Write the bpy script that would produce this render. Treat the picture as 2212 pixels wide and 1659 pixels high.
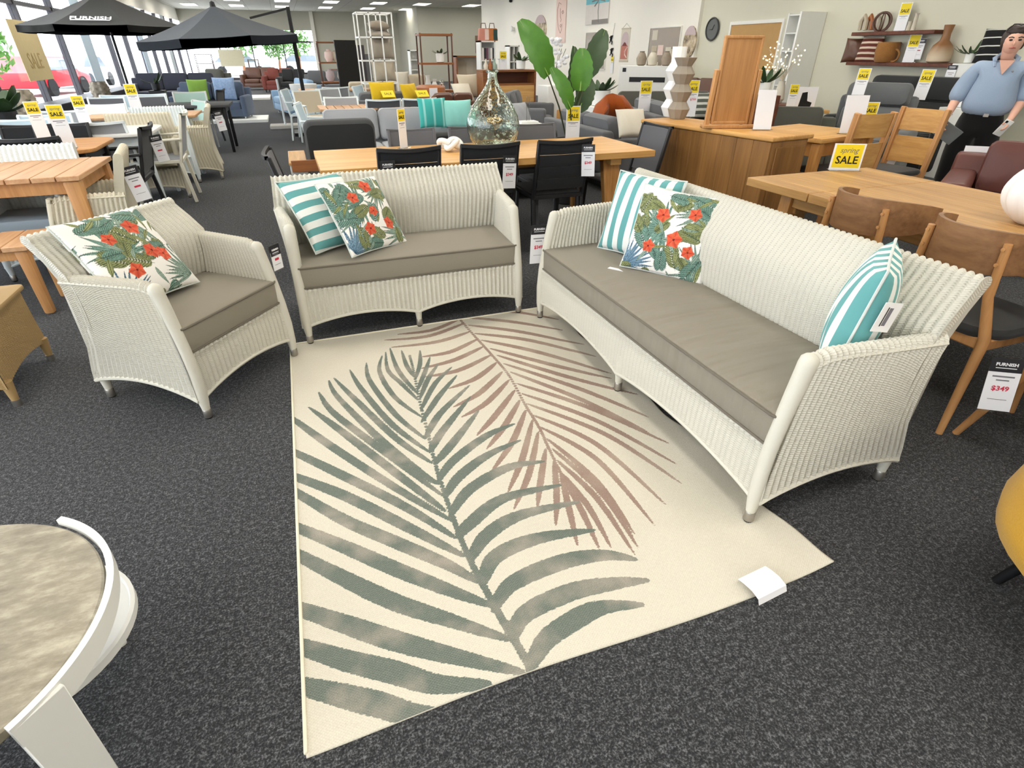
import bpy, bmesh, math, random
import numpy as np
from mathutils import Vector, Matrix
for _o in list(bpy.data.objects): bpy.data.objects.remove(_o)
S = bpy.context.scene
C = S.collection
R = math.radians
PI = math.pi
random.seed(4)

# ------------------------------------------------------------------ camera
IW, IH, FPX = 2212.0, 1659.0, 1180.0
CH, PITCH, YAW = 1.45, math.atan((IH/2-112.0)/FPX), R(20.0)
def _basis():
    f = Vector((0, math.cos(PITCH), -math.sin(PITCH))); r = Vector((1, 0, 0)); u = r.cross(f)
    M = Matrix.Rotation(-YAW, 3, 'Z')
    return M @ r, M @ u, M @ f
CR, CU, CF = _basis()
cd = bpy.data.cameras.new('camera'); cam = bpy.data.objects.new('camera', cd); C.objects.link(cam)
cd.sensor_fit = 'HORIZONTAL'; cd.sensor_width = 36.0; cd.lens = FPX/IW*36.0
cd.clip_start = 0.05; cd.clip_end = 300
cam.matrix_world = Matrix.Translation((0, 0, CH)) @ Matrix((CR, CU, -CF)).transposed().to_4x4()
S.camera = cam

# ------------------------------------------------------------------ light and exposure
S.view_settings.view_transform = 'Standard'; S.view_settings.look = 'None'
S.view_settings.gamma = 1.0; S.view_settings.use_curve_mapping = False
S.view_settings.exposure = -0.2
wd = bpy.data.worlds.new('sky'); S.world = wd; wd.use_nodes = True
_bg = wd.node_tree.nodes['Background']; _bg.inputs[0].default_value = (0.86, 0.93, 1.0, 1); _bg.inputs[1].default_value = 7.5
PANEL_WATTS = 12.0
PANEL_COLOR = (1.0, 0.965, 0.90)

# ------------------------------------------------------------------ measuring helpers: a pixel of the photograph and one known distance give a real point
def ray(px, py): return CF*FPX + CR*(px-IW/2) - CU*(py-IH/2)
def AZ(px, py, z=0.0):
    d = ray(px, py); t = (z-CH)/d.z; return Vector((d.x*t, d.y*t, z))
def AY(px, py, Y):
    d = ray(px, py); t = Y/d.y; return Vector((d.x*t, Y, CH+d.z*t))
def AX(px, py, X):
    d = ray(px, py); t = X/d.x; return Vector((X, d.y*t, CH+d.z*t))

# ------------------------------------------------------------------ mesh helpers
def V(*a): return Vector(a)
class MB:
    def __init__(s, M=None): s.v = []; s.f = []; s.M = M
    def add(s, vs, fs, M=None):
        n = len(s.v)
        for p in vs:
            p = Vector(p)
            if M is not None: p = M @ p
            if s.M is not None: p = s.M @ p
            s.v.append(p)
        s.f += [tuple(i+n for i in f) for f in fs]; return s
    def box(s, x0, x1, y0, y1, z0, z1, M=None):
        vs = [(x, y, z) for z in (z0, z1) for y in (y0, y1) for x in (x0, x1)]
        return s.add(vs, [(0, 2, 3, 1), (4, 5, 7, 6), (0, 1, 5, 4), (2, 6, 7, 3), (0, 4, 6, 2), (1, 3, 7, 5)], M)
    def cbox(s, c, d, M=None):
        return s.box(c[0]-d[0]/2, c[0]+d[0]/2, c[1]-d[1]/2, c[1]+d[1]/2, c[2]-d[2]/2, c[2]+d[2]/2, M)
    def bar(s, a, b, w, h=None, up=(0, 0, 1), w2=None, h2=None):
        a = Vector(a); b = Vector(b); h = h or w; w2 = w2 or w; h2 = h2 or h
        d = (b-a).normalized(); up = Vector(up)
        if abs(d.dot(up)) > .98: up = Vector((0, 1, 0))
        x = d.cross(up).normalized(); y = x.cross(d)
        vs = [a+x*(sx*w/2)+y*(sy*h/2) for sx, sy in ((-1, -1), (1, -1), (1, 1), (-1, 1))]
        vs += [b+x*(sx*w2/2)+y*(sy*h2/2) for sx, sy in ((-1, -1), (1, -1), (1, 1), (-1, 1))]
        return s.add(vs, [(0, 3, 2, 1), (4, 5, 6, 7), (0, 1, 5, 4), (1, 2, 6, 5), (2, 3, 7, 6), (3, 0, 4, 7)])
    def tube(s, pts, r, n=8, caps=True, closed=False):
        pts = [Vector(p) for p in pts]; m = len(pts)
        rr = r if isinstance(r, (list, tuple)) else [r]*m
        vs = []; prev = None
        for i, p in enumerate(pts):
            if closed: t = pts[(i+1) % m]-pts[i-1]
            else: t = pts[min(i+1, m-1)]-pts[max(i-1, 0)]
            t.normalize()
            if prev is None:
                x = t.cross(Vector((0, 0, 1)) if abs(t.z) < .9 else Vector((0, 1, 0))).normalized()
            else:
                x = prev-t*prev.dot(t); x.normalize()
            prev = x; y = t.cross(x)
            for k in range(n):
                a = 2*PI*k/n; vs.append(p+x*(rr[i]*math.cos(a))+y*(rr[i]*math.sin(a)))
        fs = []
        for i in range(m if closed else m-1):
            j = (i+1) % m
            for k in range(n): fs.append((i*n+k, i*n+(k+1) % n, j*n+(k+1) % n, j*n+k))
        if caps and not closed: fs += [tuple(range(n-1, -1, -1)), tuple((m-1)*n+k for k in range(n))]
        return s.add(vs, fs)
    def lathe(s, prof, n=24, M=None):
        vs = []; fs = []
        for r, z in prof:
            for k in range(n):
                a = 2*PI*k/n; vs.append((r*math.cos(a), r*math.sin(a), z))
        for i in range(len(prof)-1):
            for k in range(n): fs.append((i*n+k, i*n+(k+1) % n, (i+1)*n+(k+1) % n, (i+1)*n+k))
        if prof[0][0] > 1e-4: fs.append(tuple(range(n-1, -1, -1)))
        if prof[-1][0] > 1e-4: fs.append(tuple((len(prof)-1)*n+k for k in range(n)))
        return s.add(vs, fs, M)
    def prism(s, poly, h0, h1, plane='xy', M=None):
        n = len(poly)
        def mk(a, b, h): return (a, b, h) if plane == 'xy' else ((a, h, b) if plane == 'xz' else (h, a, b))
        vs = [mk(a, b, h0) for a, b in poly]+[mk(a, b, h1) for a, b in poly]
        fs = [tuple(range(n-1, -1, -1)), tuple(range(n, 2*n))]+[(i, (i+1) % n, n+(i+1) % n, n+i) for i in range(n)]
        return s.add(vs, fs, M)
    def grid(s, rows, closed=False):
        m = len(rows); n = len(rows[0]); vs = [p for r in rows for p in r]; fs = []
        for i in range(m-1):
            for k in range(n if closed else n-1): fs.append((i*n+k, i*n+(k+1) % n, (i+1)*n+(k+1) % n, (i+1)*n+k))
        return s.add(vs, fs)
    def ball(s, c, r, n=10, sz=(1, 1, 1)):
        c = Vector(c); prof = []
        vs = []; fs = []; m = max(4, n//2+1)
        for i in range(m+1):
            ph = PI*i/m-PI/2
            for k in range(n):
                a = 2*PI*k/n
                vs.append(c+Vector((r*math.cos(ph)*math.cos(a)*sz[0], r*math.cos(ph)*math.sin(a)*sz[1], r*math.sin(ph)*sz[2])))
        for i in range(m):
            for k in range(n): fs.append((i*n+k, i*n+(k+1) % n, (i+1)*n+(k+1) % n, (i+1)*n+k))
        return s.add(vs, fs)
    def mesh(s, name, bevel=0, seg=1, smooth=True, weld=True):
        me = bpy.data.meshes.new(name); me.from_pydata([tuple(p) for p in s.v], [], s.f)
        bm = bmesh.new(); bm.from_mesh(me)
        if weld: bmesh.ops.remove_doubles(bm, verts=bm.verts, dist=1e-5)
        bmesh.ops.recalc_face_normals(bm, faces=bm.faces)
        if bevel:
            es = [e for e in bm.edges if len(e.link_faces) == 2 and e.calc_face_angle(0) > .5]
            bmesh.ops.bevel(bm, geom=es, offset=bevel, segments=seg, affect='EDGES', profile=.5, clamp_overlap=True)
        bm.to_mesh(me); bm.free()
        if smooth:
            me.shade_smooth()
            try: me.set_sharp_from_angle(angle=R(38))
            except Exception: pass
        return me

def link(name, me, m=None, parent=None):
    o = bpy.data.objects.new(name, me); C.objects.link(o)
    if m is not None and me is not None:
        if not me.materials: me.materials.append(m)
    if parent is not None: o.parent = parent
    return o
def part(name, mb, m, parent, bevel=0, seg=1, smooth=True, label=None, kind=None):
    me = mb if isinstance(mb, bpy.types.Mesh) else mb.mesh(name, bevel, seg, smooth)
    o = link(name, me, m, parent)
    if label: o['label'] = label
    if kind: o['kind'] = kind
    return o
def tag(o, label, cat, group=None):
    o['label'] = label; o['category'] = cat
    if group: o['group'] = group
    return o
def thing(name, label, cat, loc=(0, 0, 0), rz=0, group=None):
    o = bpy.data.objects.new(name, None); C.objects.link(o); o.empty_display_size = .1
    o.location = loc; o.rotation_euler = (0, 0, rz); return tag(o, label, cat, group)
def single(name, mb, m, label, cat, loc=(0, 0, 0), rz=0, group=None, bevel=0, seg=1, smooth=True):
    o = part(name, mb, m, None, bevel, seg, smooth); o.location = loc; o.rotation_euler = (0, 0, rz)
    return tag(o, label, cat, group)
def struct(name, mb, m, parent=None, bevel=0):
    o = part(name, mb, m, parent, bevel, smooth=False)
    if parent is None: o['kind'] = 'structure'
    return o
def dup(root, loc, rz, label=None, group=None):
    r = root.copy(); C.objects.link(r); r.location = loc; r.rotation_euler = (0, 0, rz)
    if label: r['label'] = label
    if group: r['group'] = group
    for ch in list(root.children):
        c = ch.copy(); C.objects.link(c); c.parent = r
        for g in ch.children:
            d = g.copy(); C.objects.link(d); d.parent = c
    return r

# ------------------------------------------------------------------ materials
def srgb(r, g, b):
    f = lambda c: (c/255/12.92) if c/255 <= .04045 else ((c/255+.055)/1.055)**2.4
    return (f(r), f(g), f(b), 1)
class N:
    def __init__(s, name):
        s.m = bpy.data.materials.new(name); s.m.use_nodes = True; s.t = s.m.node_tree; s.b = s.t.nodes['Principled BSDF']
    def n(s, typ, **kw):
        x = s.t.nodes.new('ShaderNode'+typ)
        for k, v in kw.items(): setattr(x, k, v)
        return x
    def l(s, a, b): s.t.links.new(a, b)
    def math(s, op, a, b=None, clamp=False):
        x = s.n('Math', operation=op); x.use_clamp = clamp
        for i, q in enumerate((a, b)):
            if q is None: continue
            if isinstance(q, (int, float)): x.inputs[i].default_value = q
            else: s.l(q, x.inputs[i])
        return x.outputs[0]
    def mix(s, fac, a, b, mode='MIX'):
        x = s.n('MixRGB', blend_type=mode)
        for i, q in enumerate((fac, a, b)):
            if isinstance(q, (int, float)): x.inputs[i].default_value = q
            elif isinstance(q, tuple): x.inputs[i].default_value = q
            else: s.l(q, x.inputs[i])
        return x.outputs[0]
    def coord(s, kind='Object', scale=None):
        o = s.n('TexCoord').outputs[kind]
        if scale is None: return o
        mp = s.n('Mapping'); mp.inputs['Scale'].default_value = scale; s.l(o, mp.inputs['Vector']); return mp.outputs[0]
    def noise(s, vec, scale, detail=3, rough=.55):
        x = s.n('TexNoise'); x.inputs['Scale'].default_value = scale; x.inputs['Detail'].default_value = detail; x.inputs['Roughness'].default_value = rough
        if vec is not None: s.l(vec, x.inputs['Vector'])
        return x.outputs[0]
    def ramp(s, fac, stops):
        x = s.n('ValToRGB'); r = x.color_ramp
        while len(r.elements) < len(stops): r.elements.new(.5)
        for e, (p, c) in zip(r.elements, stops): e.position = p; e.color = c
        s.l(fac, x.inputs[0]); return x.outputs[0]
    def bump(s, h, strength=.3, dist=.01):
        x = s.n('Bump'); x.inputs['Strength'].default_value = strength; x.inputs['Distance'].default_value = dist
        s.l(h, x.inputs['Height']); s.l(x.outputs[0], s.b.inputs['Normal']); return x.outputs[0]
    def col(s, c):
        if isinstance(c, tuple): s.b.inputs['Base Color'].default_value = c
        else: s.l(c, s.b.inputs['Base Color'])
        return s
    def set(s, rough=.6, metal=0, spec=None, sheen=0):
        s.b.inputs['Roughness'].default_value = rough; s.b.inputs['Metallic'].default_value = metal
        if spec is not None: s.b.inputs['Specular IOR Level'].default_value = spec
        if sheen: s.b.inputs['Sheen Weight'].default_value = sheen
        return s
_mc = {}
def plain(name, rgb, rough=.6, metal=0, var=.06, nscale=12, bump=0, spec=None, sheen=0):
    """Procedural paint, plastic or metal: base colour with a little noise variation."""
    if name in _mc: return _mc[name]
    m = N(name); c = srgb(*rgb); v = m.coord()
    nz = m.noise(v, nscale)
    a = tuple(x*(1-var) for x in c[:3])+(1,); b = tuple(min(1, x*(1+var)) for x in c[:3])+(1,)
    m.col(m.mix(nz, a, b)); m.set(rough, metal, spec, sheen)
    if bump: m.bump(m.noise(v, nscale*6, 2), bump, .004)
    _mc[name] = m.m; return m.m
def fabric(name, rgb, rgb2=None, scale=420, rough=.9, bump=.25, wr=0):
    """Woven cloth: two-tone thread noise with fine bump."""
    if name in _mc: return _mc[name]
    m = N(name); c = srgb(*rgb); d = srgb(*rgb2) if rgb2 else tuple(x*.72 for x in c[:3])+(1,)
    v = m.coord(); nz = m.noise(v, scale, 2, .7); big = m.noise(v, 5, 2)
    m.col(m.mix(m.math('MULTIPLY', big, .25), m.mix(nz, d, c), d)); m.set(rough, 0, .25, .15)
    h = nz
    if wr:
        wv = m.noise(m.coord('Object', (2.0, 26, 2.0)), 1.0, 3); h = m.math('ADD', nz, m.math('MULTIPLY', wv, wr))
    m.bump(h, bump, .004); _mc[name] = m.m; return m.m
def wood(name, light, dark, axis=0, scale=1.0, rough=.45, board=0):
    """Timber with the grain along one axis; board>0 gives glued staves of that width."""
    if name in _mc: return _mc[name]
    m = N(name); k = [14*scale]*3; k[axis] = 1.1*scale
    v = m.coord('Object', tuple(k)); g1 = m.noise(v, 1.0, 6, .62)
    k2 = [70*scale]*3; k2[axis] = 3*scale
    g2 = m.noise(m.coord('Object', tuple(k2)), 1.0, 3, .6)
    f = m.math('ADD', m.math('MULTIPLY', g1, .75), m.math('MULTIPLY', g2, .35))
    colr = m.ramp(f, [(.30, srgb(*dark)), (.68, srgb(*light))])
    if board:
        sx = m.n('SeparateXYZ'); m.l(m.coord(), sx.inputs[0])
        ax = [i for i in (0, 1, 2) if i != axis][0]
        fl = m.math('FLOOR', m.math('DIVIDE', sx.outputs[ax], board))
        wn = m.n('TexWhiteNoise', noise_dimensions='1D'); m.l(fl, wn.inputs['W'])
        colr = m.mix(m.math('MULTIPLY', wn.outputs[0], .30), colr, srgb(*dark))
    m.col(colr); m.set(rough, 0, .35); m.bump(g2, .12, .003); _mc[name] = m.m; return m.m
def glow(name, rgb, strength):
    if name in _mc: return _mc[name]
    m = N(name); m.col(srgb(*rgb)); m.b.inputs['Emission Color'].default_value = srgb(*rgb); m.b.inputs['Emission Strength'].default_value = strength
    _mc[name] = m.m; return m.m
def glass(name, rgb, rough=.02, ior=1.45):
    if name in _mc: return _mc[name]
    m = N(name); m.col(srgb(*rgb)); m.set(rough); m.b.inputs['Transmission Weight'].default_value = 1; m.b.inputs['IOR'].default_value = ior
    _mc[name] = m.m; return m.m
def pane_glass():
    if 'pane' in _mc: return _mc['pane']
    m = N('window_glass'); t = m.n('BsdfTransparent'); g = m.n('BsdfGlossy'); g.inputs['Roughness'].default_value = .02
    x = m.n('MixShader'); x.inputs[0].default_value = .05; m.l(t.outputs[0], x.inputs[1]); m.l(g.outputs[0], x.inputs[2])
    m.l(x.outputs[0], m.t.nodes['Material Output'].inputs[0]); _mc['pane'] = m.m; return m.m
def carpet():
    m = N('charcoal_carpet'); v = m.coord()
    a = m.noise(v, 170, 3, .7); b = m.noise(v, 60, 4, .7); c = m.noise(v, .7, 2)
    f = m.math('ADD', m.math('MULTIPLY', a, .6), m.math('MULTIPLY', b, .4))
    colr = m.ramp(f, [(.36, srgb(22, 22, 24)), (.50, srgb(58, 59, 62)), (.66, srgb(138, 139, 142))])
    m.col(m.mix(m.math('MULTIPLY', c, .22), colr, srgb(34, 34, 36))); m.set(.95, 0, .15, .08)
    m.bump(f, .9, .012); return m.m
def wicker(name, rgb):
    """Paper-cord weave: UV.x counts the stakes, UV.y counts the strands across them."""
    if name in _mc: return _mc[name]
    m = N(name); uv = m.n('UVMap'); sx = m.n('SeparateXYZ'); m.l(uv.outputs[0], sx.inputs[0])
    half = m.math('FLOOR', sx.outputs[0])
    st = m.math('SINE', m.math('MULTIPLY', m.math('ADD', sx.outputs[1], m.math('MULTIPLY', half, .5)), 2*PI))
    valley = m.math('COSINE', m.math('MULTIPLY', sx.outputs[0], 2*PI))
    gap = m.math('MULTIPLY', m.math('MULTIPLY', m.math('SUBTRACT', -.35, valley), 1.6, True), m.math('ADD', st, .1, True), True)
    c = srgb(*rgb); v = m.coord()
    base = m.mix(m.noise(v, 3.0, 3), tuple(x*.93 for x in c[:3])+(1,), c)
    base = m.mix(m.math('MULTIPLY', m.noise(v, 260, 2), .16), base, tuple(x*.6 for x in c[:3])+(1,))
    m.col(m.mix(m.math('MULTIPLY', gap, .50), base, tuple(x*.30 for x in c[:3])+(1,)))
    m.set(.55, 0, .35); m.bump(m.math('SUBTRACT', m.math('MULTIPLY', st, .5), gap), .45, .0025); _mc[name] = m.m; return m.m
def attr_color(name, attr='print', rough=.85):
    if name in _mc: return _mc[name]
    m = N(name); a = m.n('Attribute', attribute_name=attr); nz = m.noise(m.coord(), 500, 2, .7)
    m.col(m.mix(m.math('MULTIPLY', nz, .18), a.outputs['Color'], (.25, .25, .25, 1), 'MULTIPLY')); m.set(rough, 0, .2, .1); m.bump(nz, .15, .002)
    _mc[name] = m.m; return m.m
def stripes(name, c1, c2, axis, period, duty=.5, phase=0.0):
    if name in _mc: return _mc[name]
    m = N(name); sx = m.n('SeparateXYZ'); m.l(m.coord(), sx.inputs[0])
    fr = m.math('FRACT', m.math('ADD', m.math('DIVIDE', sx.outputs[axis], period), phase+50.0))
    k = m.math('GREATER_THAN', fr, duty); nz = m.noise(m.coord(), 450, 2, .7)
    c = m.mix(k, srgb(*c1), srgb(*c2)); m.col(m.mix(m.math('MULTIPLY', nz, .22), c, (.3, .3, .3, 1), 'MULTIPLY')); m.set(.85, 0, .2, .1)
    m.bump(nz, .2, .002); _mc[name] = m.m; return m.m

M_STEEL = plain('brushed_steel', (170, 165, 158), .35, .9, .05, 60)
M_BLACK = plain('black_metal', (22, 22, 24), .45, .3, .1)
M_RUBBER = plain('black_rubber', (18, 18, 18), .8)
M_WHITE = plain('white_powder_coat', (232, 232, 228), .4, 0, .02)
M_PAPER = plain('white_paper', (238, 238, 242), .6, 0, .01)
M_YELLOW = plain('yellow_print', (240, 214, 28), .6, 0, .01)
M_INK = plain('black_ink', (28, 26, 24), .7, 0, .02)
M_GREYINK = plain('grey_ink', (120, 118, 125), .7, 0, .02)
M_RED = plain('red_ink', (206, 52, 78), .7, 0, .02)
M_TAGHEAD = plain('tag_head_black', (30, 30, 36), .5, 0, .02)
M_CLEAR = glass('clear_acrylic', (245, 248, 248), .05, 1.45)

def text_mesh(s, size, align='CENTER', extrude=.0006, bold=0):
    cu = bpy.data.curves.new('lettering', 'FONT'); cu.body = s; cu.size = size; cu.align_x = align; cu.align_y = 'CENTER'; cu.extrude = extrude
    cu.resolution_u = 2; cu.offset = bold
    o = bpy.data.objects.new('lettering', cu); C.objects.link(o)
    dg = bpy.context.evaluated_depsgraph_get(); me = bpy.data.meshes.new_from_object(o.evaluated_get(dg))
    bpy.data.objects.remove(o); bpy.data.curves.remove(cu); me.materials.clear(); return me
_tc = {}
def lettering(name, s, size, m, parent, x, y, z, shear=0, bold=0, stretch=1.0):
    """Flat printed letters in the parent's XZ plane facing -Y."""
    k = (s, round(size, 4), bold, shear, stretch, m.name)
    if k not in _tc:
        me = text_mesh(s, size, bold=bold)
        me.transform(Matrix(((stretch, shear, 0, 0), (0, 0, -1, 0), (0, 1, 0, 0), (0, 0, 0, 1)))); me.materials.append(m); _tc[k] = me
    o = link(name, _tc[k], None, parent); o.location = (x, y, z); return o

# ================================================================== THE ROOM
M_WALL = plain('warm_grey_wall_paint', (214, 211, 192), .9, 0, .03, 2)
M_WALLW = plain('white_wall_paint', (240, 236, 226), .9, 0, .02, 2)
M_WALLG = plain('grey_wall_paint', (188, 186, 172), .9, 0, .03, 2)
M_FRAME = plain('dark_window_frame', (62, 60, 66), .5, .2, .05)
M_TRIM = plain('white_trim', (236, 234, 226), .5, 0, .02)
def ceiling_mat():
    m = N('ceiling_tiles'); v = m.coord()
    b = m.n('TexBrick'); b.offset = 0; b.inputs['Scale'].default_value = 1; b.inputs['Brick Width'].default_value = 1.2; b.inputs['Row Height'].default_value = .6
    b.inputs['Mortar Size'].default_value = .012; b.inputs['Color1'].default_value = srgb(226, 224, 214); b.inputs['Color2'].default_value = srgb(218, 216, 206); b.inputs['Mortar'].default_value = srgb(180, 178, 170)
    m.l(v, b.inputs['Vector']); m.col(b.outputs['Color']); m.set(.9); return m.m
XL, XR, YF, YB, HC = -5.0, 9.2, 41.0, -6.0, 3.5
struct('floor', MB().box(XL-.2, 14, YB-.2, YF+.2, -.1, 0), carpet())
struct('ceiling', MB().box(XL-.2, 14, YB-.2, YF+.2, HC, HC+.1), ceiling_mat())
struct('wall_back', MB().box(XL-.2, 14, YB-.2, YB, 0, HC), M_WALLW)
struct('wall_right', MB().box(XR, XR+.2, YB, 12.6, 0, HC), M_WALL)
struct('wall_right_white', MB().box(XR-.08, XR+.2, 12.6, 29, 0, HC).box(XR-.08, 14, 29, 29.2, 0, HC), M_WALLW)
struct('wall_far_right', MB().box(13.8, 14, 29.2, 35, 0, HC), M_WALLG)
struct('wall_far_block', MB().box(7.3, 14, 35, YF, 0, HC), M_WALLG)
struct('wall_far', MB().box(2.25, 7.3, YF, YF+.2, 0, HC).box(XL, 2.25, YF, YF+.2, 2.55, HC), M_WALLG)
struct('wall_left_header', MB().box(XL-.2, XL, YB, YF, 2.95, HC), M_WALLW)
struct('wall_left_sill', MB().box(XL-.2, XL, YB, YF, 0, .12), M_FRAME)
struct('trim_1', MB().box(2.05, 2.25, YF-.15, YF, 0, HC), M_WALLW)
struct('baseboard_right', MB().box(XR-.02, XR, YB, 12.6, 0, .1), M_TRIM)
_n = 0
y = YB+.55
while y < YF-.3:
    _n += 1; y1 = min(y+2.45, YF)
    w = struct('window_%d' % _n, MB().box(XL-.16, XL-.02, y-.05, y+.05, .12, 2.95).box(XL-.14, XL-.04, y, y1, 2.30, 2.38).box(XL-.14, XL-.04, y, y1, .12, .2), M_FRAME)
    part('pane', MB().box(XL-.1, XL-.09, y+.05, y1-.05, .2, 2.30), pane_glass(), w); part('pane', MB().box(XL-.1, XL-.09, y+.05, y1-.05, 2.38, 2.95), pane_glass(), w)
    y = y1
for k in range(4):
    _n += 1; x0 = XL+k*7.05/4; x1 = x0+7.05/4
    w = struct('window_%d' % _n, MB().box(x0-.03, x0+.03, YF+.02, YF+.12, .1, 2.55).box(x0, x1, YF+.03, YF+.11, 1.93, 2.0).box(x0, x1, YF+.03, YF+.11, 0, .12), M_FRAME)
    part('pane', MB().box(x0+.03, x1-.03, YF+.06, YF+.07, .12, 1.93), pane_glass(), w); part('pane', MB().box(x0+.03, x1-.03, YF+.06, YF+.07, 2.0, 2.55), pane_glass(), w)
struct('ground_outside', MB().box(-70, XL-.2, -40, 90, -.3, -.1).box(XL-.2, 30, YF+.2, 90, -.3, -.1), plain('pale_concrete', (205, 203, 200), .9, 0, .08, 1))
# ceiling lamps: recessed square panels, each with its own light
M_PANEL = glow('lit_diffuser', (255, 250, 238), 9.0)
_lx = [-3.85, -1.65, .55, 2.75, 5.0, 7.15]
_ly = [-4.0+4.1*k for k in range(11)]
_ord = 'first second third fourth fifth sixth seventh eighth ninth tenth eleventh'.split()
_pm = MB().box(-.33, .33, -.75, .75, -.012, 0).mesh('diffuser'); _fm = MB().box(-.36, .36, -.78, -.75, -.016, 0).box(-.36, .36, .75, .78, -.016, 0).box(-.36, -.33, -.75, .75, -.016, 0).box(.33, .36, -.75, .75, -.016, 0).mesh('frame')
def ceiling_lamp(x, y, lab):
    t = thing('ceiling_light', lab, 'light', (x, y, HC), 0, 'recessed ceiling light panels')
    part('diffuser', _pm, M_PANEL, t); part('frame', _fm, M_WHITE, t)
    ld = bpy.data.lights.new('panel_light', 'AREA'); ld.shape = 'RECTANGLE'; ld.size = .64; ld.size_y = 1.48; ld.energy = PANEL_WATTS; ld.color = PANEL_COLOR
    lo = bpy.data.objects.new('panel_light', ld); C.objects.link(lo); lo.location = (x, y, HC-.03)
for i, x in enumerate(_lx):
    for j, y in enumerate(_ly):
        if x > 7.2 and y > 34: continue
        ceiling_lamp(x, y, 'ceiling light panel, %s row from the far wall, %s column from the left windows' % (_ord[len(_ly)-1-j], _ord[i]))
ceiling_lamp(9.75, 32.9, 'bright light panel recessed in the ceiling above the far right alcove'); ceiling_lamp(12.0, 32.9, 'bright light panel deep in the far right alcove')

# ================================================================== THE RUG
G1 = [(1148,1447),(1090,1350),(1062,1300),(1010,1200),(975,1110),(945,1020),(925,940),(905,860),(893,800),(885,770)]
def r2(*p): return [(600+a/2.765, 650+b/2.765) for a, b in p]
def r3(*p): return [(600+a/2.765, 1050+b/2.765) for a, b in p]
GL = [r2((815,460),(770,390),(740,300)), r2((835,560),(720,420),(670,285)), r2((840,600),(740,500),(660,420),(645,310)), r2((860,700),(700,580),(610,430),(625,330)),
 r2((880,830),(700,680),(550,480),(530,375)), r2((905,910),(680,740),(500,530),(430,415)), r2((920,975),(700,820),(450,580),(335,465)), r2((960,1100),(850,1030),(600,820),(360,580),(305,480)),
 r2((985,1170),(600,880),(330,670),(245,550)), r2((1000,1260),(700,1030),(350,760),(185,640)), r2((1040,1320),(700,1120),(330,880),(120,730)), r2((1060,1420),(750,1230),(350,1030),(80,900)),
 r2((1110,1530),(800,1370),(400,1170),(60,1040)), r3((1200,580),(1000,470),(700,340),(400,210),(70,20)), r3((1270,720),(1000,620),(700,500),(400,370),(60,230)), r3((1370,920),(1000,800),(700,700),(400,560),(80,395)),
 r3((1460,1120),(1000,1010),(700,930),(400,830),(90,725)), r3((1260,1190),(950,1190),(700,1120),(400,1045),(100,950)), r3((1000,1370),(800,1365),(600,1310),(400,1260),(110,1190)),
 r3((1080,310),(1150,230),(1350,80),(1690,0)), r3((1150,450),(1250,300),(1450,180),(1800,100)), r3((1220,600),(1300,430),(1550,320),(1890,270)), r3((1290,750),(1400,590),(1700,460),(1950,420),(2140,445)),
 r3((1400,930),(1480,770),(1750,640),(2000,590),(2212,570)), r3((1500,1110),(1600,930),(1800,790),(1950,730),(2180,715)),
 r2((1030,1290),(1150,1130),(1380,1000),(1590,965)), r2((1000,1180),(1080,1060),(1250,930),(1450,838)), r2((960,1080),(1050,960),(1250,810),(1415,740)), r2((940,980),(1050,850),(1200,660)), r2((910,910),(980,790),(1150,580)),
 r2((880,830),(970,680),(1145,510)), r2((860,730),(960,580),(1070,450)), r2((855,660),(940,500),(1040,400)), r2((850,590),(900,470),(960,380)), r2((835,540),(880,430),(910,340)), r2((825,470),(850,380),(850,300))]
B1 = r2((1075,100),(1180,220),(1280,330),(1380,450),(1480,630),(1560,760),(1620,890),(1700,1050),(1790,1190))
BL = [r2(*p) for p in [((1090,110),(920,180),(715,205)),((1110,140),(900,215),(640,240)),((1145,190),(950,250),(680,283)),((1190,235),(1030,310),(860,340)),((1225,280),(1050,360),(855,410)),((1270,330),(1080,420),(880,460)),
 ((1305,375),(1180,470),(1020,530)),((1340,430),(1200,560),(1050,640)),((1380,480),(1240,620),(1100,700)),((1415,540),(1300,690),(1190,810)),((1445,600),(1350,760),(1250,890)),((1480,660),(1400,850),(1275,1030)),((1520,720),(1460,950),(1375,1150)),((1555,790),(1500,1040),(1410,1250)),((1600,890),(1570,1080),(1550,1240)),((1650,960),(1665,1150),(1660,1350)),((1690,1040),(1740,1250),(1790,1470)),
 ((1090,100),(1400,130),(1700,180)),((1100,85),(1400,70),(1680,120)),((1140,150),(1450,190),(1830,270)),((1180,200),(1500,240),(1900,340)),((1220,240),(1550,310),(1990,440)),((1270,290),(1650,390),(1990,470)),((1310,330),(1700,450),(2150,570)),((1350,380),(1800,530),(2212,700)),((1390,430),(1800,590),(2212,790)),
 ((1430,500),(1850,640),(2339,861)),((1460,560),(1900,720),(2379,981)),((1490,620),(1950,800),(2409,1096)),((1530,690),(1900,860),(2319,1226)),((1570,760),(1900,950),(2249,1346)),((1610,830),(1900,1080),(2130,1400)),((1640,890),(1930,1150),(2150,1480)),((1670,960),(1900,1180),(2130,1520)),((1690,1030),(1850,1230),(1990,1480)),((1700,1050),(1810,1250),(1920,1490))]]
RX0, RX1, RY0, RY1 = -.24, 1.40, .79, 3.08
def smooth_poly(P, n):
    P = np.array(P); k = len(P); t = np.linspace(0, k-1, n); out = []
    for q in t:
        i = min(int(q), k-2); f = q-i; p0, p1, p2, p3 = P[max(i-1, 0)], P[i], P[i+1], P[min(i+2, k-1)]
        out.append(.5*((2*p1)+(p2-p0)*f+(2*p0-5*p1+4*p2-p3)*f*f+(3*p1-p0-3*p2+p3)*f**3))
    return np.array(out)
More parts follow.
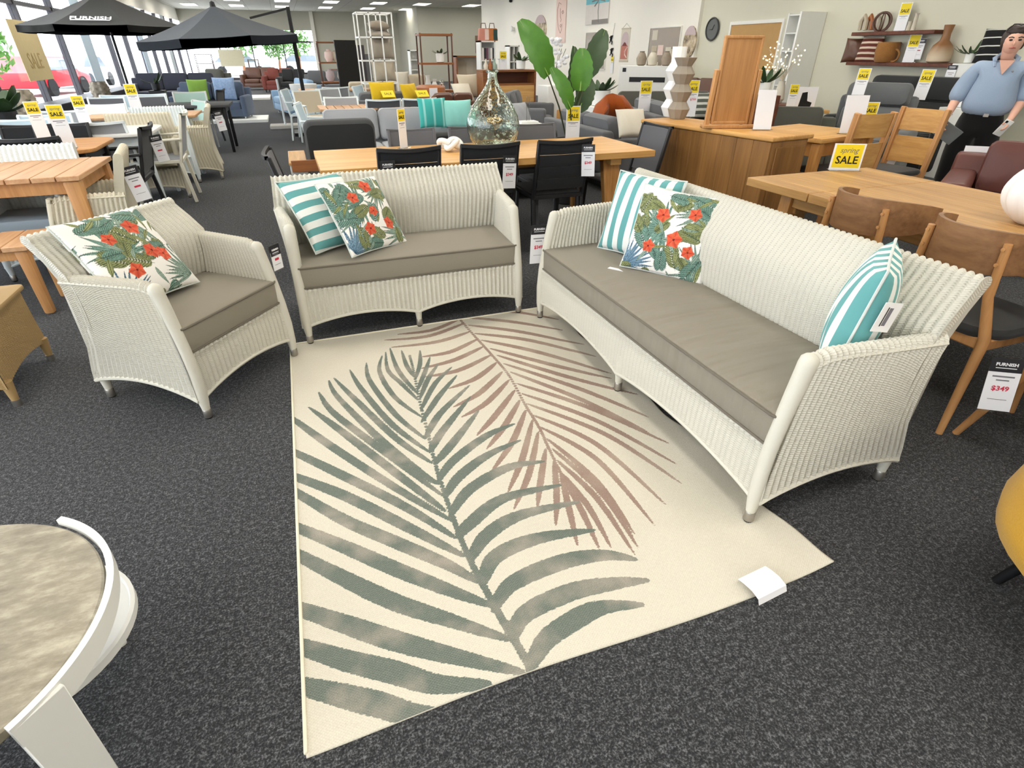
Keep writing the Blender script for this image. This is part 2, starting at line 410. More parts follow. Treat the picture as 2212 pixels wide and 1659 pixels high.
def frond_field(XX, YY, leaves, rib, wmax, ribw):
    D = np.full(XX.shape, .2)
    for li, lf in enumerate(leaves+[rib]):
        W = np.array([tuple(AZ(*p, 0))[:2] for p in lf])
        if lf[-1][0] < 645 and li < len(leaves): W = np.vstack([W, W[-1]+(W[-1]-W[-2])*.55])
        P = smooth_poly(W, 110); L = np.linalg.norm(np.diff(P, axis=0), axis=1).sum()
        t = np.linspace(0, 1, 110)
        if li == len(leaves): hw = np.linspace(ribw, ribw*.6, 110)
        else: hw = (wmax[0]+wmax[1]*np.clip((2.5-P[:, 1].mean())/1.5, 0, 1))*min(1, .25+L*2.2)*np.clip(np.sin(PI*np.clip(t*.93+.035, 0, 1)**.85), 0, 1)**.75
        x0, x1, y0, y1 = P[:, 0].min()-.06, P[:, 0].max()+.06, P[:, 1].min()-.06, P[:, 1].max()+.06
        s = (XX > x0) & (XX < x1) & (YY > y0) & (YY < y1)
        if not s.any(): continue
        d = np.full(s.sum(), .2); xs = XX[s]; ys = YY[s]
        for (px, py), h in zip(P, hw): d = np.minimum(d, np.hypot(xs-px, ys-py)-h)
        D[s] = np.minimum(D[s], d)
    return D
def rug_mat():
    m = N('flatweave_palm_rug'); v = m.coord()
    g = m.n('Attribute', attribute_name='green').outputs['Fac']; b = m.n('Attribute', attribute_name='brown').outputs['Fac']
    rag = m.math('MULTIPLY', m.math('SUBTRACT', m.noise(m.coord('Object', (60, 220, 1)), 1.0, 2, .6), .5), .012)
    gk = m.math('MULTIPLY', m.math('SUBTRACT', .0008, m.math('ADD', g, rag)), 900, True); bk = m.math('MULTIPLY', m.math('SUBTRACT', .0008, m.math('ADD', b, rag)), 900, True)
    chk = m.n('TexChecker'); chk.inputs['Scale'].default_value = 1.0; m.l(m.coord('Object', (190, 260, 0.01)), chk.inputs[0])
    patch = m.math('MULTIPLY', m.math('SUBTRACT', m.noise(v, 4.5, 3), .47), 5, True)
    cream = m.mix(m.noise(m.coord('Object', (240, 90, 1)), 1.0, 2), srgb(202, 196, 180), srgb(226, 220, 205))
    cream = m.mix(m.math('MULTIPLY', chk.outputs['Fac'], .16), cream, srgb(176, 166, 146))
    gr = m.mix(m.noise(v, 320, 2, .7), srgb(74, 86, 79), srgb(138, 146, 136)); gr = m.mix(m.math('MULTIPLY', chk.outputs['Fac'], .35), gr, srgb(64, 72, 68))
    gr = m.mix(m.math('MULTIPLY', patch, m.math('MULTIPLY', m.noise(v, 300, 2, .8), 1.3, True), True), gr, srgb(178, 166, 154))
    br = m.mix(m.noise(v, 320, 2, .7), srgb(104, 78, 70), srgb(172, 144, 130)); p2 = m.math('MULTIPLY', m.math('SUBTRACT', m.noise(v, 3.1, 3), .5), 4, True)
    br = m.mix(m.math('MULTIPLY', p2, .5), br, srgb(196, 182, 166))
    fade = m.n('SeparateXYZ'); m.l(v, fade.inputs[0])
    bk = m.math('MULTIPLY', bk, m.math('ADD', .72, m.math('MULTIPLY', m.noise(v, 260, 2, .8), .35), True))
    gk = m.math('MULTIPLY', gk, m.math('ADD', .80, m.math('MULTIPLY', m.noise(v, 240, 2, .8), .35), True))
    m.col(m.mix(gk, m.mix(bk, cream, br), gr)); m.set(.9, 0, .2)
    m.bump(m.math('ADD', m.math('MULTIPLY', chk.outputs['Fac'], .6), m.noise(v, 300, 2)), .5, .003); return m.m
def build_rug():
    nx, ny = 274, 382
    u = np.linspace(0, 1, nx); w = np.linspace(0, 1, ny); U, Wt = np.meshgrid(u, w)
    X = RX0+U*(RX1-RX0); Y = RY0+Wt*(RY1-RY0)
    edge = np.clip((U-.9)/.1, 0, 1); wob = .010*np.sin(Y*9+.6)+.006*np.sin(Y*21)
    X = X+edge*wob+.012*np.clip((U-.8)/.2, 0, 1)*np.clip((.1-Wt)/.1, 0, 1); Y = Y+.008*np.sin(X*5)*np.clip((.06-Wt)/.06, 0, 1)
    Z = .006+.0035*edge*(1+np.sin(Y*13+1))+.014*np.clip((U-.9)/.1, 0, 1)**2*np.clip((.08-Wt)/.08, 0, 1)**1.5
    top = np.stack([X, Y, Z], -1).reshape(-1, 3); n = len(top)
    bi = list(range(nx))+[j*nx+nx-1 for j in range(1, ny)]+[(ny-1)*nx+i for i in range(nx-2, -1, -1)]+[j*nx for j in range(ny-2, 0, -1)]
    bot = top[bi].copy(); bot[:, 2] -= .006
    fs = [(j*nx+i, j*nx+i+1, (j+1)*nx+i+1, (j+1)*nx+i) for j in range(ny-1) for i in range(nx-1)]
    m = len(bi); fs += [(bi[k], n+k, n+(k+1) % m, bi[(k+1) % m]) for k in range(m)]
    me = bpy.data.meshes.new('rug'); me.from_pydata(np.vstack([top, bot]).tolist(), [], fs)
    g = frond_field(X, Y, GL, G1, (.0130, .020), .013).ravel(); b = frond_field(X, Y, BL, B1, (.0190, -.008), .0105).ravel()
    for nm, a in (('green', g), ('brown', b)):
        at = me.attributes.new(nm, 'FLOAT', 'POINT'); at.data.foreach_set('value', np.concatenate([a, np.full(m, .2)]).astype(np.float32))
    me.shade_smooth(); return me
rug = thing('area_rug', 'cream flatweave rug with large green and brown palm fronds, in front of the sofa', 'rug')
part('pile', build_rug(), rug_mat(), rug)
_bp = [(RX0, RY0), (RX1+.012, RY0), (RX1, RY1), (RX0, RY1)]
for a, b in ((0, 3), (3, 2)):
    p, q = _bp[a], _bp[b]; part('edge_binding', MB().bar((p[0], p[1], .006), (q[0], q[1], .006), .010, .010), plain('cream_binding', (226, 219, 198), .9), rug, .002)
pa, pb = AZ(1622, 1282, .02), AZ(1682, 1252, .02)
d = (pb-pa).normalized(); n_ = Vector((-d.y, d.x, 0))
rows = [[pa+n_*q[0]+V(0, 0, q[1]), pb+n_*q[0]+V(0, 0, q[1])] for q in [(.055, .004), (.03, .010), (.0, .012), (-.028, .004), (-.036, -.015)]]
mb = MB().grid(rows).grid([[p+V(0, 0, .0012) for p in r] for r in rows]); single('rug_ticket', mb, M_PAPER, 'white paper ticket folded over the front edge of the palm rug', 'ticket')

# ================================================================== WHITE WICKER SUITE
def interp(z, zs, vs): return float(np.interp(z, zs, vs))
def hermite(z, zs, vs):
    P = np.array(vs, float); i = int(np.clip(np.searchsorted(zs, z)-1, 0, len(zs)-2)); f = (z-zs[i])/(zs[i+1]-zs[i]); f = min(max(f, 0), 1)
    p0, p1, p2, p3 = P[max(i-1, 0)], P[i], P[i+1], P[min(i+2, len(P)-1)]
    return float(.5*((2*p1)+(p2-p0)*f+(2*p0-5*p1+4*p2-p3)*f*f+(3*p1-p0-3*p2+p3)*f**3))
def uv_grid(name, rows, uvs, caps=False):
    m = len(rows); n = len(rows[0]); me = bpy.data.meshes.new(name)
    fs = [(i*n+k, i*n+k+1, (i+1)*n+k+1, (i+1)*n+k) for i in range(m-1) for k in range(n-1)]
    if caps: fs += [tuple(range(n)), tuple((m-1)*n+k for k in range(n-1, -1, -1))]
    me.from_pydata([tuple(p) for r in rows for p in r], [], fs)
    flat = [q for r in uvs for q in r]; ul = me.uv_layers.new(name='UVMap')
    vi = np.zeros(len(me.loops), int); me.loops.foreach_get('vertex_index', vi)
    ul.data.foreach_set('uv', np.array(flat, np.float32)[vi].ravel())
    bm = bmesh.new(); bm.from_mesh(me); bmesh.ops.recalc_face_normals(bm, faces=bm.faces); bm.to_mesh(me); bm.free()
    me.shade_smooth(); me.set_sharp_from_angle(angle=R(60)); return me
def rib_surface(name, path, smax, pitch=.027, amp=.0048, per=5, caps=False):
    """path(s) -> list of (point, outward normal) across the panel; ribs follow the path, stakes repeat along s in metres."""
    nr = max(2, round(smax/pitch)); ns = nr*per
    rows = []; uvs = []
    for i in range(ns+1):
        s = i/ns; pr = path(s); dsp = amp*math.cos(2*PI*s*nr); row = []; uv = []; acc = 0; last = None
        for p, nn in pr:
            if last is not None: acc += (p-last).length
            last = p; row.append(p+nn*dsp); uv.append((s*nr+.0, acc/.0085))
        rows.append(row); uvs.append(uv)
    return uv_grid(name, rows, uvs, caps)
def strip(mb_name, pts, r, m, parent):
    return part(mb_name, MB().tube(pts, r, 6), m, parent)
def wicker_seat(name, label, cat, W, loc, rz, Dr=.64, va=.52, vt=.62, zt=.83, za=.66, mids=(), mat=None, cush=None, rise=0.0, zl=.10, piping=True, cushname='seat_cushion', pitch=.027):
    t = thing(name, label, cat, (loc[0], loc[1], loc[2]), rz); mw = mat or wicker('white_wicker', (213, 209, 196)); T = .05
    ZS = [zl, .36, za, zt]; RV = [Dr, (Dr+va)/2-.035, va, vt]
    vr = lambda z: hermite(z, ZS, RV)
    vf = lambda z: .075*max(0., (z-.22)/(za-.22))**1.4
    ux = lambda z, s: W/2+.022+(-.012+.055*s)*(max(0, z-zl)/(za-zl))**1.2
    zarm = lambda s: za-.012*math.sin(s*PI)*0-.02*max(0, .12-s)/.12
    def arch(q): return zl+.055*math.sin(PI*min(max(q, 0), 1))**.8
    # sides
    for sg in (-1, 1):
        def path(s, sg=sg):
            out = []; zb = arch(s); zt_ = zarm(s)-T/2
            for k in range(9):
                z = zb+(zt_-zb)*k/8; out.append((V(sg*ux(z, s), vf(z)+s*(vr(z)-vf(z)), z), V(sg, 0, 0)))
            xc = ux(zt_, s)-T/2; yc = vf(zt_)+s*(vr(zt_)-vf(zt_))
            for k in range(1, 6):
                a = PI*k/6; nn = V(sg*math.cos(a), 0, math.sin(a)); out.append((V(sg*xc, yc, zt_)+nn*(T/2), nn))
            for k in range(7):
                z = zt_+(.30-zt_)*k/6; out.append((V(sg*(ux(z, s)-T), vf(z)+s*(vr(z)-vf(z)), z), V(-sg, 0, 0)))
            return out
        part('arm_panel', rib_surface('arm_panel', path, (Dr+va)/2, pitch, caps=True), mw, t)
        part('bottom_rim', MB().tube([V(sg*(ux(arch(k/16), k/16)-.004), vf(arch(k/16))+k/16*(vr(arch(k/16))-vf(arch(k/16))), arch(k/16)) for k in range(17)], .011, 7), mw, t)
        part('arm_rim', MB().tube([V(sg*(ux(zarm(k/10), k/10)-.003), vf(zarm(k/10))+k/10*(vr(zarm(k/10))-vf(zarm(k/10))), zarm(k/10)-.028) for k in range(11)], .007, 6), mw, t)
    # front posts with legs, rear legs
    for sg in (-1, 1):
        zz = [.045, .10, .2, .32, .42, .52, .6, za-.045, za-.025, za-.014, za-.008]
        rad = [.017, .024, .026, .026, .027, .028, .029, .030, .028, .018, .004]
        lg = part('leg', MB().tube([V(sg*(ux(z, 0)-.024), vf(z)-.002, z) for z in zz], rad, 12), mw, t)
        b = V(sg*(ux(.04, 0)-.024), vf(.04)-.002, 0); part('ferrule', MB().lathe([(.0185, .008), (.0195, .012), (.0195, .045), (.018, .048)], 14, Matrix.Translation(b)), M_STEEL, lg); part('foot_pad', MB().lathe([(.014, 0), (.016, .002), (.016, .009)], 12, Matrix.Translation(b)), M_RUBBER, lg)
        lg = part('leg', MB().tube([V(sg*(ux(z, 1)-.024), vr(z)-.03, z) for z in (.04-rise, .10, .25, .4)], [.016, .023, .024, .024], 10), mw, t)
        b = V(sg*(ux(.04, 1)-.024), vr(.04)-.03, -rise); part('ferrule', MB().lathe([(.0185, .006), (.0195, .01), (.0195, .045), (.018, .048)], 14, Matrix.Translation(b)), M_STEEL, lg); part('foot_pad', MB().lathe([(.014, 0), (.016, .002), (.016, .008)], 12, Matrix.Translation(b)), M_RUBBER, lg)
    for u in mids:
        lg = part('leg', MB().tube([V(u, .012, z) for z in (.045, .10, .14, .2)], [.016, .021, .023, .02], 12), mw, t)
        b = V(u, .012, 0); part('ferrule', MB().lathe([(.0185, .008), (.0195, .012), (.0195, .045), (.018, .048)], 14, Matrix.Translation(b)), M_STEEL, lg); part('foot_pad', MB().lathe([(.014, 0), (.016, .002), (.016, .009)], 12, Matrix.Translation(b)), M_RUBBER, lg)
    # front skirt
    st = [-W/2]+list(mids)+[W/2]
    def archu(u):
        for a, b in zip(st[:-1], st[1:]):
            if a-1e-6 <= u <= b+1e-6: return zl+.05*math.sin(PI*(u-a)/(b-a))**.75 if 0 < (u-a)/(b-a) < 1 else zl
        return zl
    def spath(s):
        u = -W/2+s*W; zb = archu(u); out = []
        for k in range(6):
            z = zb+(.305-zb)*k/5; out.append((V(u, vf(z)-.006, z), V(0, -1, 0)))
        for k in range(1, 5):
            a = PI/2*k/4; nn = V(0, -math.cos(a), math.sin(a)); out.append((V(u, .014, .305)+nn*.02, nn))
        out.append((V(u, .10, .325), V(0, 0, 1))); return out
    part('front_skirt', rib_surface('front_skirt', spath, W, pitch), mw, t)
    part('bottom_rim', MB().tube([V(-W/2+W*k/48, -.004, archu(-W/2+W*k/48)) for k in range(49)], .010, 7), mw, t)
    # back
    def bpath(s):
        out = []; ztp = zt-.028
        def hw(z): return W/2+.020+(.040*(max(0, z-zl)/(za-zl))**1.2 if z < za else .040-.014*(z-za)/(zt-za))
        for k in range(10):
            z = arch(s)+(ztp-arch(s))*k/9; out.append((V((2*s-1)*hw(z), vr(z)+.002, z), V(0, 1, 0)))
        for k in range(1, 6):
            a = PI*k/6; nn = V(0, math.cos(a), math.sin(a)); out.append((V((2*s-1)*hw(ztp), vr(ztp)-.024, ztp)+nn*.026, nn))
        for k in range(9):
            z = ztp+(.30-ztp)*k/8; out.append((V((2*s-1)*hw(z), vr(z)-.05, z), V(0, -1, 0)))
        return out
    part('back_panel', rib_surface('back_panel', bpath, W+.1, pitch, caps=True), mw, t)
    part('seat_deck', MB().box(-W/2+.01, W/2-.01, .05, vr(.3)-.03, .29, .322), mw, t, .004)
    if cush:
        cw = W+.0; ci = cushion(cushname, cw-.015, vr(.42)-.045-.0, .125, cush, t, bulge=.012, piping=piping)
        ci.location = (0, (vr(.42)-.045)/2-.002, .322)
    return t
def rrect(w, d, inset, r, n=8):
    hw, hd = w/2-inset, d/2-inset; r = max(.002, min(r, hw, hd)); pts = []
    for cx, cy, a0 in ((hw-r, hd-r, 0), (-hw+r, hd-r, PI/2), (-hw+r, -hd+r, PI), (hw-r, -hd+r, 1.5*PI)):
        for k in range(n+1): a = a0+PI/2*k/n; pts.append((cx+r*math.cos(a), cy+r*math.sin(a)))
    out = []                                         # subdivide long edges so the top can swell
    for i, p in enumerate(pts):
        q = pts[(i+1) % len(pts)]; L = math.hypot(q[0]-p[0], q[1]-p[1]); k = 10 if (i % (n+1)) == n else 1
        for j in range(k): out.append((p[0]+(q[0]-p[0])*j/k, p[1]+(q[1]-p[1])*j/k))
    return out
M_PIPED = fabric('taupe_piping', (116, 108, 96))
def cushion(name, w, d, h, m, parent, bulge=.015, rad=.03, piping=True, edge=.012, n=4):
    prof = [(.03, 0), (edge*.4, .002), (0, edge), (0, h*.5), (0, h-edge), (edge*.35, h-.003), (edge, h+.001)]
    mb = MB(); rows = [[V(x, y, z) for x, y in rrect(w, d, i, rad, n)] for i, z in prof]
    mn = min(w, d)/2
    for q in (.15, .3, .5, .7, .88, .97):
        rows.append([V(x, y, h+.001+bulge*(1-(1-q)**2.2)) for x, y in rrect(w, d, q*mn, rad*(1-q), n)])
    mb.grid(rows, closed=True); k = len(rows[0]); mb.f.append(tuple(range(k-1, -1, -1))); mb.f.append(tuple(len(mb.v)-k+i for i in range(k)))
    o = part(name, mb, m, parent)
    if piping:
        for z in (h-.006, .008): part('piping', MB().tube([V(x, y, z) for x, y in rrect(w, d, -.002, rad, n)], .0052, 6, closed=True), M_PIPED, o)
    return o
M_TAUPE = fabric('taupe_canvas', (150, 142, 128), (128, 121, 108), 500, .9, .2)
def wrinkled(name, rgb, rgb2):
    m = N(name); v = m.coord(); nz = m.noise(v, 500, 2, .7); m.col(m.mix(nz, srgb(*rgb2), srgb(*rgb))); m.set(.9, 0, .25, .12)
    wv = m.noise(m.coord('Object', (11, 1.6, 1)), 1.0, 2, .5); sx = m.n('SeparateXYZ'); m.l(v, sx.inputs[0])
    amt = m.math('MULTIPLY', m.math('ADD', m.math('MULTIPLY', sx.outputs[0], 1.2), .75, True), wv)
    m.bump(m.math('ADD', m.math('MULTIPLY', nz, .04), amt), .8, .05); return m.m
M_TAUPEW = wrinkled('taupe_canvas_creased', (150, 142, 128), (130, 123, 110))
SOFA = wicker_seat('wicker_sofa', 'long white wicker three-seat sofa with creased taupe seat cushion, right of the rug', 'sofa', 1.89, (1.275, 1.995, .006), R(-89.1), Dr=.67, va=.565, vt=.68, zt=.85, za=.67, mids=(0.0,), cush=M_TAUPEW, rise=.006)
LOVE = wicker_seat('wicker_loveseat', 'white wicker two-seat loveseat with taupe cushion, behind the rug', 'loveseat', 1.29, (.515, 3.065, .006), 0, Dr=.64, va=.50, vt=.60, zt=.825, za=.675, mids=(0.0,), cush=M_TAUPE, rise=.006)
CHAIR = wicker_seat('wicker_armchair', 'white wicker armchair with taupe cushion, left of the rug', 'armchair', .634, (-.415, 2.69, .0), R(52.1), Dr=.62, va=.50, vt=.655, zt=.805, za=.65, cush=M_TAUPE)

# ------------------------------------------------------------------ scatter cushions
def floral(n, seed):
    rs = np.random.RandomState(seed); yy, xx = np.mgrid[0:n, 0:n]/(n-1.0); img = np.ones((n, n, 3))*np.array([.93, .90, .86])
    def sr(*c): return np.array(srgb(*c)[:3])
    def leaf(cx, cy, a, L, w, c1, c2, bend=0.0):
        dx, dy = xx-cx, yy-cy; u = (dx*math.cos(a)+dy*math.sin(a))/L; v = (-dx*math.sin(a)+dy*math.cos(a))-bend*L*u*u
        hw = w*np.clip(np.sin(PI*np.clip(u, 0, 1)**.8), 0, 1); k = (u > 0) & (u < 1) & (np.abs(v) < hw)
        f = np.clip(np.abs(v)/(hw+1e-6), 0, 1)[..., None]; col = c1*(1-f)+c2*f
        col = np.where((np.abs(v) < .0035)[..., None], c2*.5, col); img[k] = col[k]
    def fan(cx, cy, a, spread, k, L, w, c1, c2):
        for i in range(k):
            b = a+spread*(i/(k-1)-.5)+rs.uniform(-.04, .04); leaf(cx, cy, b, L*rs.uniform(.8, 1.05), w, c1*rs.uniform(.8, 1.25), c2*rs.uniform(.8, 1.1), rs.uniform(-.12, .12))
    def frond(cx, cy, a, L, c1, c2):
        for i in range(9):
            t = .12+.85*i/9; px, py = cx+math.cos(a)*L*t, cy+math.sin(a)*L*t
            for sg in (-1, 1): leaf(px, py, a+sg*.95, L*.46*math.sin(PI*(.18+.75*t)), .017, c1*rs.uniform(.85, 1.2), c2, -sg*.2)
        leaf(cx, cy, a, L*1.05, .006, c2, c2)
    def flower(cx, cy, r):
        a0 = rs.uniform(0, 6)
        for i in range(5): leaf(cx, cy, a0+i*2*PI/5, r*1.05, r*.52, sr(222, 70, 52)*rs.uniform(.8, 1.15), sr(236, 120, 84)*rs.uniform(.7, 1.0))
        k = np.hypot(xx-cx, yy-cy) < r*.14; img[k] = sr(110, 20, 30)
        leaf(cx, cy, a0+.4, r*.7, r*.05, sr(240, 170, 60), sr(230, 120, 40))
    teal, deep, olive, dk, blue, pale = sr(146, 182, 168), sr(86, 118, 106), sr(176, 180, 122), sr(104, 114, 78), sr(160, 188, 204), sr(192, 210, 194)
    pts = [(rs.uniform(.0, 1), rs.uniform(.0, 1)) for _ in range(5)]
    fan(.05, .02, .8, 2.2, 13, .42, .017, blue, sr(70, 110, 140)); fan(rs.uniform(.3, .45), rs.uniform(.5, .65), rs.uniform(0, 6), 3.6, 20, .36, .020, teal, deep)
    fan(.95, .1, 2.4, 2.0, 12, .4, .018, pale, deep); fan(rs.uniform(.7, .85), .78, rs.uniform(2, 4), 3.4, 18, .33, .018, pale, deep)
    for q_ in range(25): frond((q_ % 5+rs.uniform(.1, .9))/5, (q_//5+rs.uniform(.1, .9))/5, rs.uniform(0, 6.28), rs.uniform(.22, .34), *((olive, dk) if rs.rand() < .55 else (teal, deep)))
    for _ in range(26): leaf(rs.uniform(0, 1), rs.uniform(0, 1), rs.uniform(0, 6.28), rs.uniform(.12, .24), rs.uniform(.016, .03), *((olive, dk) if rs.rand() < .5 else (pale, deep)), rs.uniform(-.4, .4))
    for k in range(5):
        x, y = [(.30, .72), (.72, .78), (.80, .30), (.34, .24), (.62, .5)][k]; flower(x+rs.uniform(-.08, .08), y+rs.uniform(-.08, .08), rs.uniform(.07, .105))
    return img
def pillow_mesh(name, s, T, n=24, prn=None, h=None):
    h = h or s; n2 = n if prn is None else prn.shape[0]
    u = np.linspace(-1, 1, n2); U, Wt = np.meshgrid(u, u)
    X = s/2*U*(1-.055*(1-Wt**2)); Z = h/2*Wt*(1-.055*(1-U**2)); th = T/2*np.clip((1-U**2)*(1-Wt**2), 0, 1)**.42
    rip = .004*np.sin(9*U+4*Wt)*np.clip((1-U**2)*(1-Wt**2), 0, 1)
    A = np.stack([X, -th-rip, Z], -1).reshape(-1, 3); B = np.stack([X, th, Z], -1).reshape(-1, 3); k = n2*n2
    f = [(j*n2+i, j*n2+i+1, (j+1)*n2+i+1, (j+1)*n2+i) for j in range(n2-1) for i in range(n2-1)]
    me = bpy.data.meshes.new(name); me.from_pydata(np.vstack([A, B]).tolist(), [], f+[tuple(k+q for q in reversed(x)) for x in f])
    if prn is not None:
        at = me.attributes.new('print', 'FLOAT_COLOR', 'POINT'); c = np.ones((2*k, 4), np.float32); c[:k, :3] = prn.reshape(-1, 3); c[k:, :3] = prn[:, ::-1].reshape(-1, 3); at.data.foreach_set('color', c.ravel())
    bm = bmesh.new(); bm.from_mesh(me); bmesh.ops.remove_doubles(bm, verts=bm.verts, dist=1e-6); bm.to_mesh(me); bm.free(); me.shade_smooth(); return me
def pillow_edge(s, r=.0045, h=None, n=20):
    h = h or s; P = []
    for k in range(4*n):
        a = k//n; q = 2*(k % n)/n-1; U, Wt = [(q, -1), (1, q), (-q, 1), (-1, -q)][a]
        P.append(V(s/2*U*(1-.055*(1-Wt**2)), 0, h/2*Wt*(1-.055*(1-U**2))))
    return MB().tube(P, r, 6, closed=True)
def pillow(name, label, c, X, Nn, s, T, m, prn=None, group=None, pipe=None, h=None):
    """c centre, X direction of the lower edge, Nn outward face normal."""
    o = thing(name, label, 'cushion', group=group)
    X = Vector(X).normalized(); Yv = (-Vector(Nn)); Yv = (Yv-X*Yv.dot(X)).normalized(); Z = X.cross(Yv)
    o.matrix_world = Matrix.Translation(Vector(c)) @ Matrix((X, Yv, Z)).transposed().to_4x4()
    part('cover', pillow_mesh('cover', s, T, prn=prn, h=h), m, o)
    if pipe: part('piping', pillow_edge(s, h=h), pipe, o)
    return o
M_FLORAL = attr_color('tropical_print_cotton'); M_PIPE = fabric('white_piping', (226, 232, 228))
TEALS = dict(c1=(240, 242, 238), c2=(104, 168, 168))
M_STRZ = stripes('teal_white_stripes_across', TEALS['c1'], TEALS['c2'], 2, .0775, .5, .15); M_STRX = stripes('teal_white_stripes_upright', TEALS['c1'], TEALS['c2'], 0, .0775, .5, .3)
pillow('floral_cushion', 'tropical floral cushion with red hibiscus lying in the white wicker armchair', (-.80, 2.86, .655), (.567, .823, -.04), (.673, -.435, .598), .43, .15, M_FLORAL, floral(190, 3), 'floral scatter cushions', M_PIPE)
pillow('floral_cushion', 'tropical floral cushion in front of a striped cushion on the loveseat', (.289, 3.297, .645), (.813, .58, -.054), (.505, -.656, .56), .43, .13, M_FLORAL, floral(190, 8), 'floral scatter cushions', M_PIPE)
pillow('striped_cushion', 'teal and white striped cushion behind the floral cushion on the loveseat', (.105, 3.415, .655), (.84, .543, -.013), (.437, -.662, .609), .44, .12, M_STRZ, None, 'striped scatter cushions', M_PIPE)
pillow('striped_cushion', 'teal and white striped cushion behind the floral cushion on the long sofa', (1.705, 2.63, .672), (.345, -.939, .006), (-.886, -.324, .333), .44, .13, M_STRX, None, 'striped scatter cushions', M_PIPE)
pillow('floral_cushion', 'tropical floral cushion leaning in front of a striped cushion on the long sofa', (1.722, 2.334, .652), (.639, -.761, -.08), (-.67, -.624, .401), .43, .13, M_FLORAL, floral(190, 15), 'floral scatter cushions', M_PIPE)
p = pillow('striped_cushion', 'teal and white striped cushion seen edge-on at the near end of the long sofa', (1.725, 1.225, .675), (.80, .58, -.02), (-.575, .805, .14), .44, .17, M_STRX, None, 'striped scatter cushions', M_PIPE)
ct = part('care_label', MB().box(-.030, .030, -.0012, .0012, -.05, .05), plain('label_white', (236, 234, 232), .8), p); ct.location = (-.190, .060, -.08); ct.rotation_euler = (0, 0, R(50))
part('print_line', MB().box(-.012, -.009, .0012, .0022, -.035, .03), M_INK, ct); part('print_line', MB().box(-.006, .006, .0012, .0020, -.033, .028), M_GREYINK, ct)
a, b = AZ(1315, 578, .465), AZ(1352, 586, .465)
single('cushion_ticket', MB().bar(a, b, .028, .0015), M_PAPER, 'small white ticket lying on the long sofa beside the floral cushion', 'ticket')
# ================================================================== BUILDERS FOR THE SHOP FLOOR
def sale_sign(label, loc, rz=0, w=.105, h=.24, name='sale_sign', lines=True, price=None, full=True, tilt=0, base=True, yf=.42, group='yellow and white sale signs'):
    t = thing(name, label, 'sign', loc, rz, group); t.rotation_euler = (tilt, 0, rz)
    part('card', MB().box(-w/2, w/2, -.0015, .0015, .004, h), M_PAPER, t)
    yh = min(h*yf, w*.85); pm = part('yellow_panel', MB().box(-w*.44, w*.44, -.0026, -.0014, h-.006-yh, h-.006), M_YELLOW, t)
    lettering('lettering', 'SALE', w*.34, M_INK, t, 0, -.0034, h-.006-yh*.68, bold=.0012)
    if full: lettering('lettering', 'spring', w*.24, M_GREYINK, t, w*.02, -.0034, h-.006-yh*.25, shear=.3)
    if lines and h-yh > .06:
        z = h-yh-.024
        for a, b, c in ((.36, -.003, .003), (.18, -.014, -.010), (.3, -.034, -.032)): part('print_line', MB().box(-w*a, w*a, -.0024, -.0014, z+b, z+c), M_GREYINK, t)
        if price: lettering('lettering', price, w*.24, M_RED, t, w*.12, -.003, z-.06)
    if base: part('stand', MB().box(-w*.52, w*.52, -.03, .03, 0, .004).box(-w*.52, w*.52, .0018, .0035, .002, h+.003), M_CLEAR, t)
    return t
def price_tag(label, loc, rz=0, w=.105, h=.235, price=None, tilt=0, roll=0, group='hanging price tags'):
    """hangs from loc, front towards -Y"""
    t = thing('price_tag', label, 'tag', loc, rz, group); t.rotation_euler = (tilt, roll, rz)
    part('card', MB().box(-w/2, w/2, -.001, .001, -h, -.035), M_PAPER, t); part('header', MB().box(-w/2, w/2, -.0016, .0016, -.055, 0), M_TAGHEAD, t)
    lettering('lettering', 'FURNISH', w*.17, M_PAPER, t, 0, -.0024, -.024, bold=.0006); part('print_line', MB().box(-w*.32, w*.32, -.0022, -.001, -.040, -.037), M_PAPER, t)
    for a, b, c in ((.34, .34, .003), (.2, .41, .0025), (.3, .78, .001)): part('print_line', MB().box(-w*a, w*a, -.0018, -.0009, -h*b-c, -h*b+c), M_GREYINK, t)
    if price: lettering('lettering', price, w*.27, M_RED, t, 0, -.002, -h*.57, bold=.0006)
    else: part('print_line', MB().box(-w*.2, w*.2, -.0018, -.0009, -h*.57-.006, -h*.57+.006), M_RED, t)
    part('sleeve', MB().box(-w/2-.003, w/2+.003, .0016, .003, -h-.008, .003), M_CLEAR, t); return t
